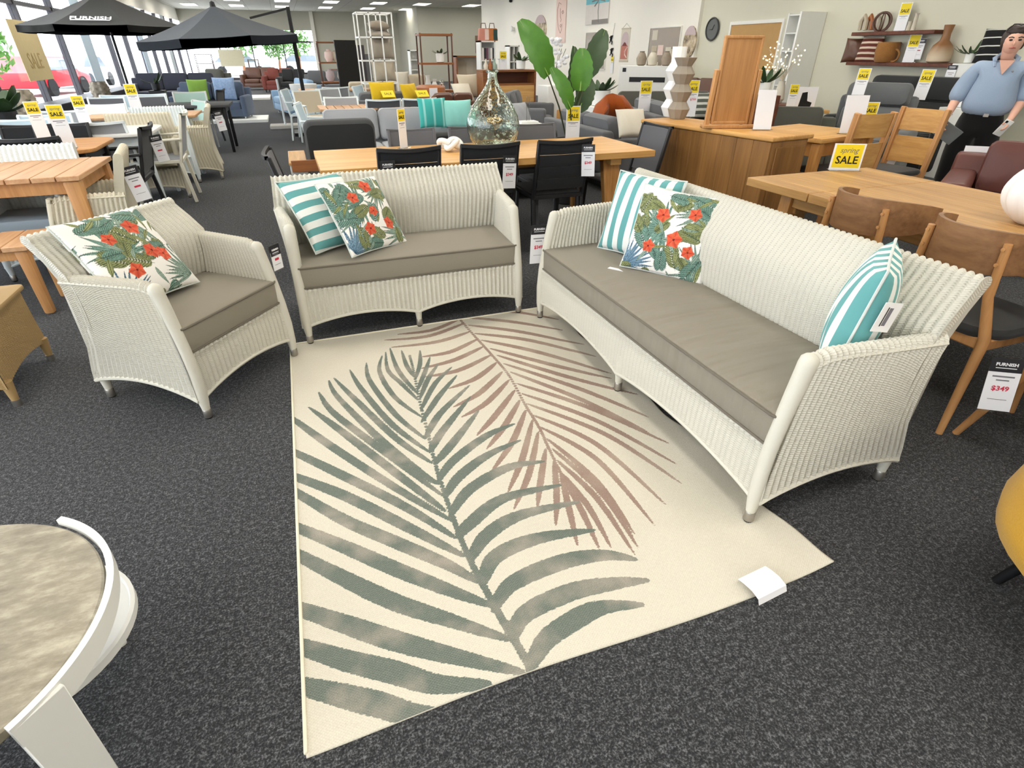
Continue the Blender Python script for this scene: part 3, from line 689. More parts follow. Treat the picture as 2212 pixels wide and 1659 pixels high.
def sling_chair(label, loc, rz, mf, mc, w=.46, h=.88, arms=False, padded=True, name='sling_chair', group=None, seat_z=.44, d=.48, toparc=.025):
    """front towards -Y, back at +Y"""
    t = thing(name, label, 'chair', loc, rz, group); hw = w/2
    by = lambda z: d/2+.02+(z-seat_z)*.22
    for sg in (-1, 1):
        part('leg', MB().bar((sg*(hw-.01), by(seat_z)-.02, seat_z), (sg*(hw-.005), d/2+.05, 0), .026, .034), mf, t, .004)
        part('leg', MB().bar((sg*(hw-.01), -d/2+.03, seat_z), (sg*(hw-.01), -d/2-.01, 0), .026, .034), mf, t, .004)
        part('back_post', MB().bar((sg*(hw-.01), by(seat_z)-.01, seat_z-.02), (sg*(hw-.01), by(h), h-.01), .026, .03), mf, t, .005)
        if arms:
            part('armrest', MB().bar((sg*(hw+.015), by(.66), .655), (sg*(hw+.02), -d/2+.02, .64), .045, .022), mf, t, .006); part('arm_post', MB().bar((sg*(hw+.012), -d/2+.05, .645), (sg*(hw-.005), -d/2+.03, seat_z), .024, .03), mf, t, .004)
    rows = [[V(-hw+2*hw*k/10, by(h)+.012+toparc*math.cos(PI*(k/10-.5))*1.0+q[0], h-.012+q[1]-.012*math.cos(PI*(k/10-.5))) for k in range(11)] for q in [(-.012, -.012), (.012, -.012), (.012, .012), (-.012, .012), (-.012, -.012)]]
    part('top_rail', MB().grid(rows), mf, t)
    nb = 4 if padded else 1; z0 = seat_z+.05; z1 = h-.025
    for i in range(nb):
        a = z0+(z1-z0)*i/nb; b = z0+(z1-z0)*(i+1)/nb; fr = []; 
        for j in range(5):
            z = a+.002+(b-a-.004)*j/4; bulge = (.010 if padded else .0)*math.sin(PI*j/4)
            fr.append([V(-hw+.022+(2*hw-.044)*k/6, by(z)-.006-bulge+toparc*.8*math.cos(PI*(k/6-.5))*(z-seat_z)/(h-seat_z), z) for k in range(7)])
        bk = [[p+V(0, .014+2*(.010 if padded else 0)*math.sin(PI*j/4), 0) for p in r] for j, r in enumerate(fr)]
        loop = fr+bk[::-1]+[fr[0]]; part('back_pad' if padded else 'back_sling', MB().grid(loop), mc, t)
    part('seat', MB().box(-hw+.015, hw-.015, -d/2, d/2+.01, seat_z-.012, seat_z+.02), mc, t, .012, 2)
    part('seat_frame', MB().box(-hw, -hw+.022, -d/2, d/2+.02, seat_z-.025, seat_z+.008).box(hw-.022, hw, -d/2, d/2+.02, seat_z-.025, seat_z+.008).box(-hw, hw, -d/2-.01, -d/2+.014, seat_z-.025, seat_z+.008).box(-hw, hw, d/2+.005, d/2+.028, seat_z-.025, seat_z+.008), mf, t, .003)
    return t
def sofa(label, loc, rz, w, m, seats=3, d=.88, hb=.78, arm=.16, ha=.6, name='sofa', legs=M_BLACK, slope=.12, cat='sofa', group=None, back_m=None, arms=(1, 1), puff=.02, hs=.42):
    """front towards -Y"""
    t = thing(name, label, cat, loc, rz, group); hw = w/2
    part('base', MB().box(-hw+.01, hw-.01, -d/2+.02, d/2-.04, .10, .27), m, t, .02, 2)
    for i, sg in enumerate((-1, 1)):
        if arms[i]: part('arm', MB().box(sg*hw-arm/2-sg*arm/2, sg*hw+arm/2-sg*arm/2, -d/2, d/2-.04, .10, ha), m, t, .045, 3)
    x0 = -hw+(arm if arms[0] else .01); x1 = hw-(arm if arms[1] else .01); n = seats; cw = (x1-x0)/n
    part('back', MB().prism([(d/2-.24, .2), (d/2-.02, .2), (d/2+slope*.6-.02, hb-.08), (d/2+slope*.6-.16, hb-.08)], -hw+.005, hw-.005, 'yz'), m, t, .03, 3)
    for i in range(n):
        a = x0+cw*i; c = cushion('seat_cushion', cw-.008, d-.22, .15, m, t, puff, .05, False, .03, 3); c.location = (a+cw/2, -.10, .265)
        b = cushion('back_cushion', cw-.01, hb-hs+.03, .15, back_m or m, t, puff*1.6, .06, False, .035, 3); b.location = (a+cw/2, d/2-.13, hs+(hb-hs)/2+.015); b.rotation_euler = (R(90-10), 0, 0)
    for sx in (-1, 1):
        for sy in (-1, 1): part('foot', MB().lathe([(.016, 0), (.022, .10)], 8, Matrix.Translation((sx*(hw-.09), sy*(d/2-.1), 0))), legs, t)
    return t
def table(label, loc, rz, w, d, h, m, mleg=None, th=.04, leg='square', lw=.07, inset=.06, name='dining_table', boards=0, gap=.004, apron=.09, bevel=.006, along='y', splay=0, cat='table', corner=0):
    t = thing(name, label, cat, loc, rz); ml = mleg or m; hw, hd = w/2, d/2
    if boards:
        L = w if along == 'y' else d; bw = L/boards
        for i in range(boards):
            a = -L/2+bw*i+gap/2; b = a+bw-gap
            part('slat', MB().box(a, b, -hd, hd, h-th, h) if along == 'y' else MB().box(-hw, hw, a, b, h-th, h), m, t, bevel*.6)
    elif corner: part('top', MB().prism(rrect(w, d, 0, corner, 6), h-th, h), m, t, bevel, 2)
    else: part('top', MB().box(-hw, hw, -hd, hd, h-th, h), m, t, bevel, 2)
    if apron:
        i = inset+lw*.3
        part('apron', MB().box(-hw+i, hw-i, -hd+i, -hd+i+.022, h-th-apron, h-th).box(-hw+i, hw-i, hd-i-.022, hd-i, h-th-apron, h-th).box(-hw+i, -hw+i+.022, -hd+i, hd-i, h-th-apron, h-th).box(hw-i-.022, hw-i, -hd+i, hd-i, h-th-apron, h-th), ml, t)
    for sx in (-1, 1):
        for sy in (-1, 1):
            x, y = sx*(hw-inset-lw/2), sy*(hd-inset-lw/2)
            part('leg', MB().bar((x, y, h-th), (x+sx*splay, y+sy*splay, 0), lw, lw, w2=lw*.8, h2=lw*.8), ml, t, min(.02, lw*.22), 2)
    return t
def leaf_mesh(base, tip, width, normal=(0, -1, 0), fold=.25, arch=.12, n=9, notch=0):
    base = Vector(base); tip = Vector(tip); L = (tip-base); nv = Vector(normal); side = L.cross(nv).normalized(); nv = side.cross(L).normalized(); rows = []
    for i in range(n+1):
        t = i/n; c = base+L*t+nv*(arch*L.length*math.sin(PI*t)*.6); hw = width/2*max(.02, math.sin(PI*min(1, .05+t*.93)**.9))**.5
        rip = .03*width*math.sin(t*34)*(1 if notch else .3)
        rows.append([c-side*(hw+rip)+nv*(fold*hw), c-side*(hw*.5)+nv*(fold*hw*.35), c, c+side*(hw*.5)+nv*(fold*hw*.35), c+side*(hw-rip)+nv*(fold*hw)])
    bk = [[p-nv*.0025 for p in r][::-1] for r in rows]; return MB().grid([a+b+[a[0]] for a, b in zip(rows, bk)])
def book_pot(label, loc, r0, r1, h, m, name='plant_pot'):
    return single(name, MB().lathe([(r0*.9, 0), (r0, .01), (r1, h), (r1*.9, h), (r1*.86, h-.04), (0.0, h-.05)], 20), m, label, 'pot', loc)
def scatter(label, c, yaw, lean, s, m, T=.15, h=None, group=None, name='scatter_cushion', prn=None):
    X = V(math.cos(yaw), math.sin(yaw), 0); N_ = V(math.sin(yaw)*math.cos(lean), -math.cos(yaw)*math.cos(lean), math.sin(lean))
    return pillow(name, label, c, X, N_, s, T, m, prn, group, None, h)

# ================================================================== MIDDLE: OUTDOOR OAK TABLE WITH BLACK CHAIRS
M_OAKX = wood('light_oak_x', (226, 178, 112), (186, 134, 70), 0, 1.0, .4, .09); M_OAKY = wood('light_oak_y', (208, 164, 104), (154, 110, 62), 1, 1.0, .42, .1)
M_OAKZ = wood('light_oak_z', (206, 152, 88), (150, 98, 46), 2, 1.0, .45); M_TEAKY = wood('teak_y', (206, 164, 124), (172, 124, 86), 1, 1.0, .5); M_TEAKZ = wood('teak_z', (204, 152, 98), (166, 114, 66), 2, 1.0, .5)
M_WALNUT = wood('walnut_band', (152, 112, 76), (104, 70, 44), 0, .8, .45); M_MESS = wood('messmate_z', (160, 114, 62), (104, 70, 34), 2, .8, .5, .12)
M_BLKSL = fabric('black_sling', (44, 45, 48), (30, 31, 34)); M_GRYSL = fabric('slate_sling', (104, 105, 110), (84, 85, 90)); M_DKFRAME = plain('charcoal_frame', (34, 34, 37), .5, .2); M_SLFRAME = plain('slate_frame', (92, 93, 98), .5, .2)
t = thing('dining_table', 'long light oak dining table with trestle legs behind the wicker loveseat', 'table', (1.46, 4.67, 0))
for i in range(8): part('plank', MB().box(-1.34, 1.34, -.475+.1188*i+.0006, -.475+.1188*(i+1)-.0006, .70, .75), M_OAKX, t, .002)
for sg in (-1, 1):
    for sy in (-1, 1): part('leg', MB().bar((sg*1.02, sy*.28, .70), (sg*1.06, sy*.36, 0), .16, .07, w2=.12, h2=.06), M_OAKZ, t, .006)
    part('crossbar', MB().box(sg*1.02-.05, sg*1.02+.05, -.40, .40, .64, .70), M_OAKX, t, .004)
part('stretcher', MB().box(-1.0, 1.0, -.03, .03, .60, .68), M_OAKX, t, .004)
for i, x in enumerate((.74, 1.345, 1.955)): sling_chair(['leftmost black padded chair with its back to the loveseat', 'middle black padded chair with a $349 tag, behind the loveseat', 'black padded chair at the right end, between loveseat and long sofa'][i], (x, 4.52, 0), PI, M_DKFRAME, M_BLKSL, .455, .88, name='dining_chair', group='black padded chairs at the oak table')
for i, x in enumerate((.96, 1.50, 2.12)): sling_chair(['dark grey chair on the far side of the oak table, left of the glass bottle', 'dark grey chair on the far side of the oak table, behind the glass bottle', 'dark grey chair on the far side of the oak table, right of the glass bottle'][i], (x, 4.86, 0), 0, M_SLFRAME, M_GRYSL, .42, .88, padded=False, name='dining_chair', group='dark grey chairs at the oak table')
sling_chair('dark grey chair at the right head of the oak table', (2.76, 4.70, 0), R(-90), M_DKFRAME, M_GRYSL, .46, .89, padded=False, name='dining_chair')
sling_chair('black-framed grey chair at the left head of the oak table', (.17, 4.30, 0), R(90), M_DKFRAME, M_GRYSL, .5, .88, padded=False, name='dining_chair')
price_tag('price tag on the middle black chair behind the loveseat', AY(1102, 336, 4.12), 0, price='$349', roll=R(3))
price_tag('price tag on the right end black chair, turned sideways', AY(1271, 312, 4.12), R(-38), price='$349', roll=R(-3))
price_tag('price tag on the leftmost black chair, mostly behind the loveseat', AY(836, 348, 4.12), 0, price='$349')
price_tag('price tag hanging in the gap between loveseat and long sofa', V(1.285, 3.045, .56), 0, price='$349', roll=R(2))
# glass demijohn
prof = [(0, .012), (.12, .004), (.165, .012), (.20, .05), (.222, .11), (.227, .17), (.212, .24), (.175, .31), (.125, .375), (.082, .425), (.055, .465), (.042, .50), (.037, .54), (.037, .548), (.045, .552), (.045, .568), (.036, .572)]
inn = [(.031, .57), (.031, .50), (.049, .462), (.076, .42), (.12, .37), (.169, .307), (.206, .238), (.221, .17), (.216, .112), (.195, .055), (.16, .022), (0, .018)]
mg = N('pale_green_glass'); mg.col(srgb(238, 247, 240)); mg.set(.015); mg.b.inputs['Transmission Weight'].default_value = 1; mg.b.inputs['IOR'].default_value = 1.4; mg.bump(mg.noise(mg.coord(), 13, 2), .35, .02)
dj = thing('demijohn', 'large pale green glass demijohn bottle standing on the oak table', 'bottle', (1.61, 4.9, .752)); part('bottle_body', MB().lathe(prof+inn, 40), mg.m, dj)
part('lip', MB().tube([V(.046*math.cos(a*PI/12), .046*math.sin(a*PI/12), .560) for a in range(24)], .007, 8, closed=True), mg.m, dj)
kn = []
for i in range(60):
    a = 2*PI*i/60; kn.append(V(.075*(math.sin(a)+2*math.sin(2*a))/2.2, .05*(math.cos(a)-2*math.cos(2*a))/2, .055-.028*math.sin(3*a)))
single('knot_ornament', MB().tube(kn, .021, 10, closed=True), plain('white_ceramic', (238, 236, 232), .35), 'white ceramic chain knot ornament on the oak table', 'ornament', tuple(AZ(975, 326, .752)))
sale_sign('narrow sale sign standing on the left part of the oak table', AZ(873, 320, .752), R(42), .10, .30)
# planter and big-leaf plant
PB = AY(1232, 262, 5.75); PB.z = 0
single('planter', MB().lathe([(.13, 0), (.14, .01), (.17, .66), (.15, .66), (.14, .60), (0, .59)], 20), plain('black_planter', (30, 30, 32), .6), 'tall black planter behind the oak table', 'planter', tuple(PB))
M_LEAF = N('glossy_leaf'); _v = M_LEAF.coord(); M_LEAF.col(M_LEAF.mix(M_LEAF.noise(_v, 9, 3), srgb(48, 98, 22), srgb(82, 138, 40))); M_LEAF.set(.4); M_LEAF = M_LEAF.m
M_LEAFD = N('dark_leaf'); _v = M_LEAFD.coord(); M_LEAFD.col(M_LEAFD.mix(M_LEAFD.noise(_v, 9, 3), srgb(34, 58, 30), srgb(58, 86, 46))); M_LEAFD.set(.45); M_LEAFD = M_LEAFD.m
M_STEM = plain('plant_stem', (58, 64, 40), .6)
pt = thing('strelitzia_plant', 'tall bird-of-paradise plant with broad green leaves above the oak table', 'plant', (0, 0, 0))
for (b, tp, wd, Y, mm, nrm) in [((1184, 164), (1122, 44), .27, 5.55, M_LEAF, (.2, -1, .1)), ((1266, 168), (1306, 64), .22, 5.95, M_LEAFD, (-.4, -1, 0)), ((1252, 196), (1258, 104), .22, 5.5, M_LEAF, (-.3, -1, .1)), ((1232, 234), (1190, 146), .17, 5.4, M_LEAF, (.3, -1, .1)), ((1228, 200), (1240, 100), .22, 5.85, M_LEAFD, (.5, -1, 0)), ((1248, 240), (1276, 172), .20, 5.9, M_LEAFD, (-.2, -1, 0))]:
    bb = AY(*b, Y); tt = AY(*tp, Y+.05); lf = part('leaf', leaf_mesh(bb, tt, wd, nrm, .22, .14, 12, 1), mm, pt)
    part('midrib', MB().tube([bb.lerp(tt, q/6)+Vector((0, -.012-.06*(tt-bb).length*math.sin(PI*q/6)*.35, 0)) for q in range(7)], [.006-.0007*q for q in range(7)], 5), plain('pale_midrib', (140, 176, 90), .5), lf)
    c0 = PB+V(random.uniform(-.05, .05), random.uniform(-.05, .05), .58); part('stem', MB().tube([c0, c0.lerp(bb, .5)+V(0, 0, .06), bb], [.009, .008, .006], 6), M_STEM, pt)
sg_ = AZ(1220, 302, .735); sale_sign('spring sale sign clipped to the planter behind the oak table', V(PB.x-.06, PB.y-.19, .665), R(-5), .15, .32, base=False)
# ------------------------------------------------------------------ right-hand oak table
t = thing('dining_table', 'long oak dining table in two butted leaves, right of the wicker sofa', 'table', (3.25, 1.6, 0))
for i in range(8):
    x0 = -.52+.13*i
    part('plank', MB().box(x0+.0006, x0+.1294, -1.6, .885, .70, .75), M_OAKY, t, .003); part('plank', MB().box(x0+.0006, x0+.1294, .892, 1.40, .70, .75), M_OAKY, t, .003)
for sx in (-1, 1):
    for yy in (-1.4, 1.12): part('leg', MB().bar((sx*.36, yy, .70), (sx*.38, yy+.03, 0), .16, .09), M_OAKZ, t, .012, 2)
part('apron', MB().box(-.40, .40, 1.06, 1.16, .58, .70).box(-.42, -.38, -1.4, 1.1, .62, .70).box(.38, .42, -1.4, 1.1, .62, .70), M_OAKY, t, .004)
def curved_chair(label, loc, rz, group, splay=.225):
    t = thing('dining_chair', label, 'chair', loc, rz, group)
    def band(z0, z1, th):
        rows = []
        for k in range(17):
            a = R(182)+R(176)*k/16; c, s_ = math.cos(a), math.sin(a); e = 1-.45*abs(k/8-1)**3
            zl, zh = (z0+z1)/2-(z1-z0)/2*e, (z0+z1)/2+(z1-z0)/2*e
            rows.append([V(.235*c, -.32*s_*1.0-.02, zl), V(.235*c, -.32*s_-.02, zh), V((.235-th)*c, -(.32-th)*s_-.02, zh), V((.235-th)*c, -(.32-th)*s_-.02, zl), V(.235*c, -.32*s_-.02, zl)])
        return MB().grid(rows)
    part('backrest', band(.70, .87, .018), M_WALNUT, t, 0)
    for sg in (-1, 1):
        lg = part('leg', MB().tube([V(sg*.15, .245, .83), V(sg*.16, .235, .62), V(sg*.20, .20, .44), V(sg*splay, .245, 0)], [.014, .018, .022, .014], 10), M_TEAKZ, t)
        for z in (.75, .81): part('screw', MB().lathe([(.008, 0), (.008, .004), (0, .006)], 8, Matrix.Translation((sg*.15, .26, z)) @ Matrix.Rotation(R(-90), 4, 'X')), M_TEAKZ, lg)
        part('leg', MB().tube([V(sg*.19, -.20, .44), V(sg*.20, -.21, .3), V(sg*.22, -.24, 0)], [.02, .02, .014], 10), M_TEAKZ, t)
    part('seat_rail', MB().box(-.2, .2, -.2, -.17, .39, .44).box(-.2, .2, .17, .2, .39, .44).box(-.21, -.18, -.2, .2, .39, .44).box(.18, .21, -.2, .2, .39, .44), M_TEAKZ, t, .006)
    c = cushion('seat', .46, .44, .05, fabric('charcoal_seat', (58, 58, 58)), t, .012, .12, False, .02, 5); c.location = (0, 0, .435); return t
curved_chair('walnut chair with curved band back, further from the camera at the right table', (2.74, 1.97, 0), R(90), 'curved-back chairs'); curved_chair('walnut chair with curved band back, nearest the camera with a $349 tag on its leg', (2.70, 1.42, 0), R(90), 'curved-back chairs')
curved_chair('walnut chair at the right edge, only one splayed leg in the picture', (2.77, .84, 0), R(90), 'curved-back chairs', .33)
price_tag('price tag reading $349 hanging low beside the splayed walnut leg', AZ(2180, 775, .45), R(-45), price='$349', w=.10, h=.215, tilt=R(-8), roll=R(-6))
# white pumpkin jar on the table
t = thing('ribbed_jar', 'white ribbed round jar on the right oak table', 'jar', (3.22, 1.60, .752))
rows = []
for i in range(15):
    z = .02+.27*i/14; rr = .02+.15*math.sin(PI*(i+.9)/16)**.6; rows.append([V(rr*(1+.035*math.cos(14*2*PI*k/84))*math.cos(2*PI*k/84), rr*(1+.035*math.cos(14*2*PI*k/84))*math.sin(2*PI*k/84), z-.02) for k in range(84)])
mb = MB().grid(rows, closed=True); k = 84; mb.f.append(tuple(range(k))); part('body', mb, plain('matt_white_ceramic', (240, 238, 236), .6), t)
part('neck', MB().lathe([(.05, .255), (.045, .29), (.055, .31), (.048, .31), (.04, .27)], 24), plain('matt_white_ceramic', (240, 238, 236), .6), t)
sale_sign('large spring sale sign standing at the far end of the right oak table', AZ(1822, 368, .752), R(-28), .20, .17, lines=False, yf=.86)
sale_sign('sale sign behind the white card on the oak desk', AZ(1868, 280, .80), R(-30), .13, .24)
# ------------------------------------------------------------------ sideboard seen from behind, desk, chairs beyond
_p1, _p2 = AZ(1671, 297, .882), AZ(1384, 257, .882); _dir = (_p2-_p1).normalized(); _L = (_p2-_p1).length/2; _perp = V(_dir.y, -_dir.x, 0)
_sc = (_p1+_p2)/2+_perp*.25; _rz = math.atan2(_dir.y, _dir.x)
sb = thing('sideboard', 'long oak sideboard seen from behind, beyond the wicker sofa', 'sideboard', (_sc.x, _sc.y, 0), _rz)
part('carcass', MB().box(-_L+.02, _L-.02, -.22, .22, .06, .862), M_MESS, sb, .02, 3); part('top', MB().box(-_L, _L, -.25, .25, .845, .882), wood('messmate_top', (216, 166, 98), (172, 118, 60), 0, .9, .45), sb, .012, 3)
for i in range(9): _w = (2*_L-.04)/9; part('back_board', MB().box(-_L+.02+_w*i+.001, -_L+.02+_w*(i+1)-.001, .218, .236, .07, .842), M_MESS, sb, .003)
part('plinth', MB().box(-_L+.06, _L-.06, -.2, .18, 0, .06), M_MESS, sb); part('side_panel', MB().box(-_L+.006, -_L+.022, -.18, .17, .12, .80), M_MESS, sb, .004)
def SB(u, v, z): return sb.matrix_basis @ V(u, v, z)
bpy.context.view_layer.update()
t = thing('zigzag_vase', 'tall grey-taupe faceted zigzag vase on the oak sideboard', 'vase', tuple(AZ(1463, 256, .884)))
z = 0; prf = [(.072, 0)]
for i in range(4): prf += [(.105, z+.085), (.105, z+.087), (.066, z+.15)] if i < 3 else [(.105, z+.07)]; z += .15
part('body', MB().lathe(prf+[(.09, z-.079), (0, z-.12)], 10), plain('taupe_stoneware', (150, 140, 126), .8, 0, .06, 40), t, smooth=False)
t = thing('zigzag_vase', 'white faceted zigzag vase half hidden behind the taupe one', 'vase', tuple(AZ(1463, 256, .884)+_perp*.09+_dir*.19))
z = 0; prf = [(.072, 0)]
for i in range(4): prf += [(.11, z+.085), (.11, z+.087), (.066, z+.16)] if i < 3 else [(.07, z+.13)]; z += .16
part('body', MB().lathe(prf+[(.05, z-.03), (0, z-.1)], 10), plain('white_stoneware', (244, 244, 242), .8, 0, .02), t, smooth=False)
t = thing('dressing_mirror', 'oak dressing-table mirror seen from behind, tilting in its stand on the sideboard', 'mirror', tuple(AZ(1572, 276, .884)), R(-16))
pn = part('panel', MB().box(-.145, .145, -.012, .012, .045, .66), wood('mirror_back', (198, 146, 92), (160, 110, 62), 2, .9, .5), t, .008, 2); part('frame', MB().box(-.163, -.140, -.02, .022, .035, .67).box(.140, .163, -.02, .022, .035, .67).box(-.163, .163, -.02, .022, .655, .68).box(-.163, .163, -.02, .022, .03, .055), M_TEAKZ, t, .008, 2)
for sg in (-1, 1): part('post', MB().bar((sg*.19, .02, .02), (sg*.182, 0, .44), .034, .05, up=(0, 1, 0)), M_TEAKZ, t, .005); part('pivot', MB().lathe([(.008, -.02), (.008, .02)], 8, Matrix.Translation((sg*.17, 0, .36)) @ Matrix.Rotation(R(90), 4, 'Y')), M_STEEL, t)
part('foot', MB().box(-.24, .22, -.055, -.01, 0, .028).box(-.22, -.165, -.05, .09, 0, .022).box(.165, .22, -.05, .09, 0, .022), M_TEAKZ, t, .005)
def white_card(label, loc, rz, w, h, tilt=R(8)):
    t = thing('sign_card', label, 'sign', loc, rz, 'blank white sign cards'); t.rotation_euler = (-tilt, 0, rz)
    part('card', MB().box(-w/2, w/2, -.002, .002, .004, h), M_PAPER, t, .001); part('stand', MB().box(-w/2-.004, w/2+.004, -.035, .035, 0, .004).box(-w/2-.003, w/2+.003, .003, .0055, .003, h+.004), M_CLEAR, t); return t
white_card('blank white card standing on the oak sideboard beside the mirror', AZ(1645, 281, .884), R(-22), .15, .30)
dk = AZ(1768, 297, .79)
table('oak desk standing beyond the sideboard with a white card on it', (dk.x+.32, dk.y+.42, 0), R(12.3), .95, .85, .79, M_OAKX, M_OAKZ, .04, lw=.09, inset=.02, name='desk', cat='desk', apron=.12)
white_card('blank white card standing on the oak desk', AZ(1836, 289, .794), R(-25), .20, .32)
def panel_chair(label, loc, rz, group):
    t = thing('dining_chair', label, 'chair', loc, rz, group); mt = M_MESS
    for sg in (-1, 1): part('leg', MB().bar((sg*.2, .21, 0), (sg*.205, .30, 1.0), .036, .06, up=(0, 1, 0)), M_TEAKZ, t, .006); part('leg', MB().bar((sg*.2, -.2, 0), (sg*.2, -.2, .45), .036, .04), M_TEAKZ, t, .006)
    for z0, z1 in ((.80, .99), (.52, .75)):
        rows = [[V(-.185+.37*k/8, .215+.085*z+.03*math.sin(PI*k/8), z) for k in range(9)] for z in (z0, z1)]; rows += [[p+V(0, .016, 0) for p in r] for r in rows[::-1]]+[rows[0]]
        part('back_slat', MB().grid(rows), M_OAKX, t)
    part('seat_frame', MB().box(-.21, .21, -.21, .22, .40, .45), M_TEAKZ, t, .008); c = cushion('seat', .45, .44, .05, fabric('charcoal_seat', (58, 58, 58)), t, .012, .06, False, .02, 4); c.location = (0, 0, .445); return t
panel_chair('oak panel-back chair beside the desk, nearer one', (4.80, 4.18, 0), R(178), 'oak panel-back chairs'); panel_chair('oak panel-back chair beside the desk, further one on the right', (5.32, 4.03, 0), R(-85), 'oak panel-back chairs')
price_tag('price tag hanging on the further oak panel-back chair', AX(1944, 302, 5.62), R(-50), price='$399', w=.11, h=.24, roll=R(8)); price_tag('price tag on the nearer oak panel-back chair above the sale sign', AY(1848, 318, 3.845), R(-10), price='$399', w=.11, h=.2, roll=R(8))
# ================================================================== SEATING BEYOND THE OAK TABLE
M_LG = fabric('light_grey_weave', (176, 178, 182), (150, 152, 156)); M_MG = fabric('mid_grey_weave', (112, 113, 116), (90, 91, 94)); M_DG = fabric('charcoal_weave', (52, 53, 54), (38, 39, 40)); M_BG = fabric('olive_grey_weave', (88, 88, 80), (70, 70, 63))
M_BEIGE = fabric('beige_linen', (206, 194, 172), (180, 168, 146)); M_CREAM = fabric('cream_linen', (228, 220, 202)); M_YEL = fabric('yellow_cotton', (232, 196, 40), (204, 166, 28)); M_TEAL = fabric('teal_cotton', (84, 184, 176), (60, 160, 152)); M_AQUA = fabric('aqua_cotton', (168, 222, 214), (120, 200, 190))
M_BLUE = fabric('powder_blue_fabric', (150, 178, 204), (122, 150, 178)); M_NAVY = fabric('navy_fabric', (92, 104, 124), (70, 82, 102)); M_LEATH = plain('brown_leather', (92, 58, 42), .4, 0, .15, 6, .2); M_TAN = plain('tan_leather', (164, 98, 52), .45, 0, .12, 6, .2); M_RUST = fabric('rust_faux_fur', (172, 84, 22), (128, 56, 10), 160, .95, .8)
M_GREYF = plain('pale_grey_frame', (196, 196, 192), .45, 0, .03); M_DKWOOD = wood('dark_red_wood', (112, 62, 42), (70, 36, 24), 0, .9, .45); M_BROWNW = wood('mid_brown_wood', (146, 92, 52), (100, 58, 30), 0, .9, .45)
sofa('light grey outdoor sofa with three back cushions behind the oak table', (1.42, 7.95, 0), R(-2), 2.35, M_LG, 3, .85, .77, .12, .5, legs=M_WHITE)
scatter('teal cushion with white rings on the light grey outdoor sofa', AY(934, 244, 7.72), R(-4), R(18), .36, stripes('teal_ring_print', (150, 212, 206), (70, 176, 168), 0, .12, .22), group='teal cushions'); scatter('pale aqua leaf-print cushion on the light grey outdoor sofa', AY(985, 246, 7.70), R(-6), R(18), .42, M_AQUA, h=.34, group='teal cushions')
t = thing('lounge_chair', 'white outdoor lounge chair with oak arm tops and charcoal back cushion', 'chair', (.40, 6.10, 0), PI)
for sg in (-1, 1):
    part('arm_board', MB().box(sg*.42-.08, sg*.42+.08, -.36, .40, .555, .58), M_OAKY, t, .004)
    for k in range(4): part('arm_slat', MB().box(sg*.42-.075, sg*.42+.075, -.35, .39, .20+.088*k, .28+.088*k), M_GREYF, t, .004)
    part('leg', MB().box(sg*.42-.03, sg*.42+.03, .32, .38, 0, .20), M_GREYF, t); part('leg', MB().box(sg*.42-.03, sg*.42+.03, -.34, -.28, 0, .20), M_GREYF, t)
part('base', MB().box(-.34, .34, -.34, .36, .22, .29), M_GREYF, t, .004); part('back_board', MB().box(-.48, .48, .40, .425, .50, .60), M_BROWNW, t, .004)
c = cushion('seat_cushion', .66, .62, .14, M_DG, t, .02, .06, False, .03, 4); c.location = (0, -.03, .292); c = cushion('back_cushion', .64, .40, .17, M_DG, t, .03, .07, False, .045, 4); c.location = (0, .34, .70); c.rotation_euler = (R(80), 0, 0)
sofa('low charcoal two-seat sofa with its back towards the oak table', (2.05, 6.35, 0), PI, 1.75, M_DG, 2, .8, .69, .16, .56)
sofa('mid grey two-seat sofa standing side-on right of the plant', (3.75, 6.85, 0), R(90), 1.75, M_MG, 2, .86, .76, .18, .58, puff=.03)
sofa('mid grey rounded sofa behind the demijohn', (4.05, 10.4, 0), R(60), 1.5, M_MG, 2, .9, .80, .2, .62, puff=.03)
scatter('pale blue-grey cushion on the sofa right of the demijohn', AY(1122, 250, 7.4), R(20), R(30), .34, M_LG)
st = AZ(1140, 221, .56)
table('pale oak block side table holding a black pot', (st.x+.28, st.y-1.9, 0), R(20), .62, .62, .56, M_OAKZ, th=.40, lw=.12, inset=.0, apron=0, name='side_table', bevel=.02)
sp = V(st.x+.32, st.y-1.9, .562)
single('lamp_pot', MB().lathe([(.10, 0), (.11, .01), (.15, .30), (.155, .44), (.14, .44), (.12, .40), (0, .38)], 20), plain('black_rattan', (34, 34, 40), .8, 0, .2, 60), 'tall black woven pot on the oak block side table', 'pot', tuple(sp))
t = thing('acrylic_sign_stand', 'clear acrylic sign post on a white base between the sofas', 'sign', tuple(AZ(1140, 268, .70))); part('base', MB().box(-.11, .11, -.08, .08, 0, .035), M_WHITE, t, .004); part('post', MB().box(-.018, .018, -.006, .006, .035, .30), M_CLEAR, t)
single('plinth', MB().box(-.2, .2, -.2, .2, 0, .70), M_WHITE, 'white display plinth under the acrylic sign post', 'plinth', tuple(AZ(1140, 268, .70)-V(0, 0, .70)), bevel=.006)
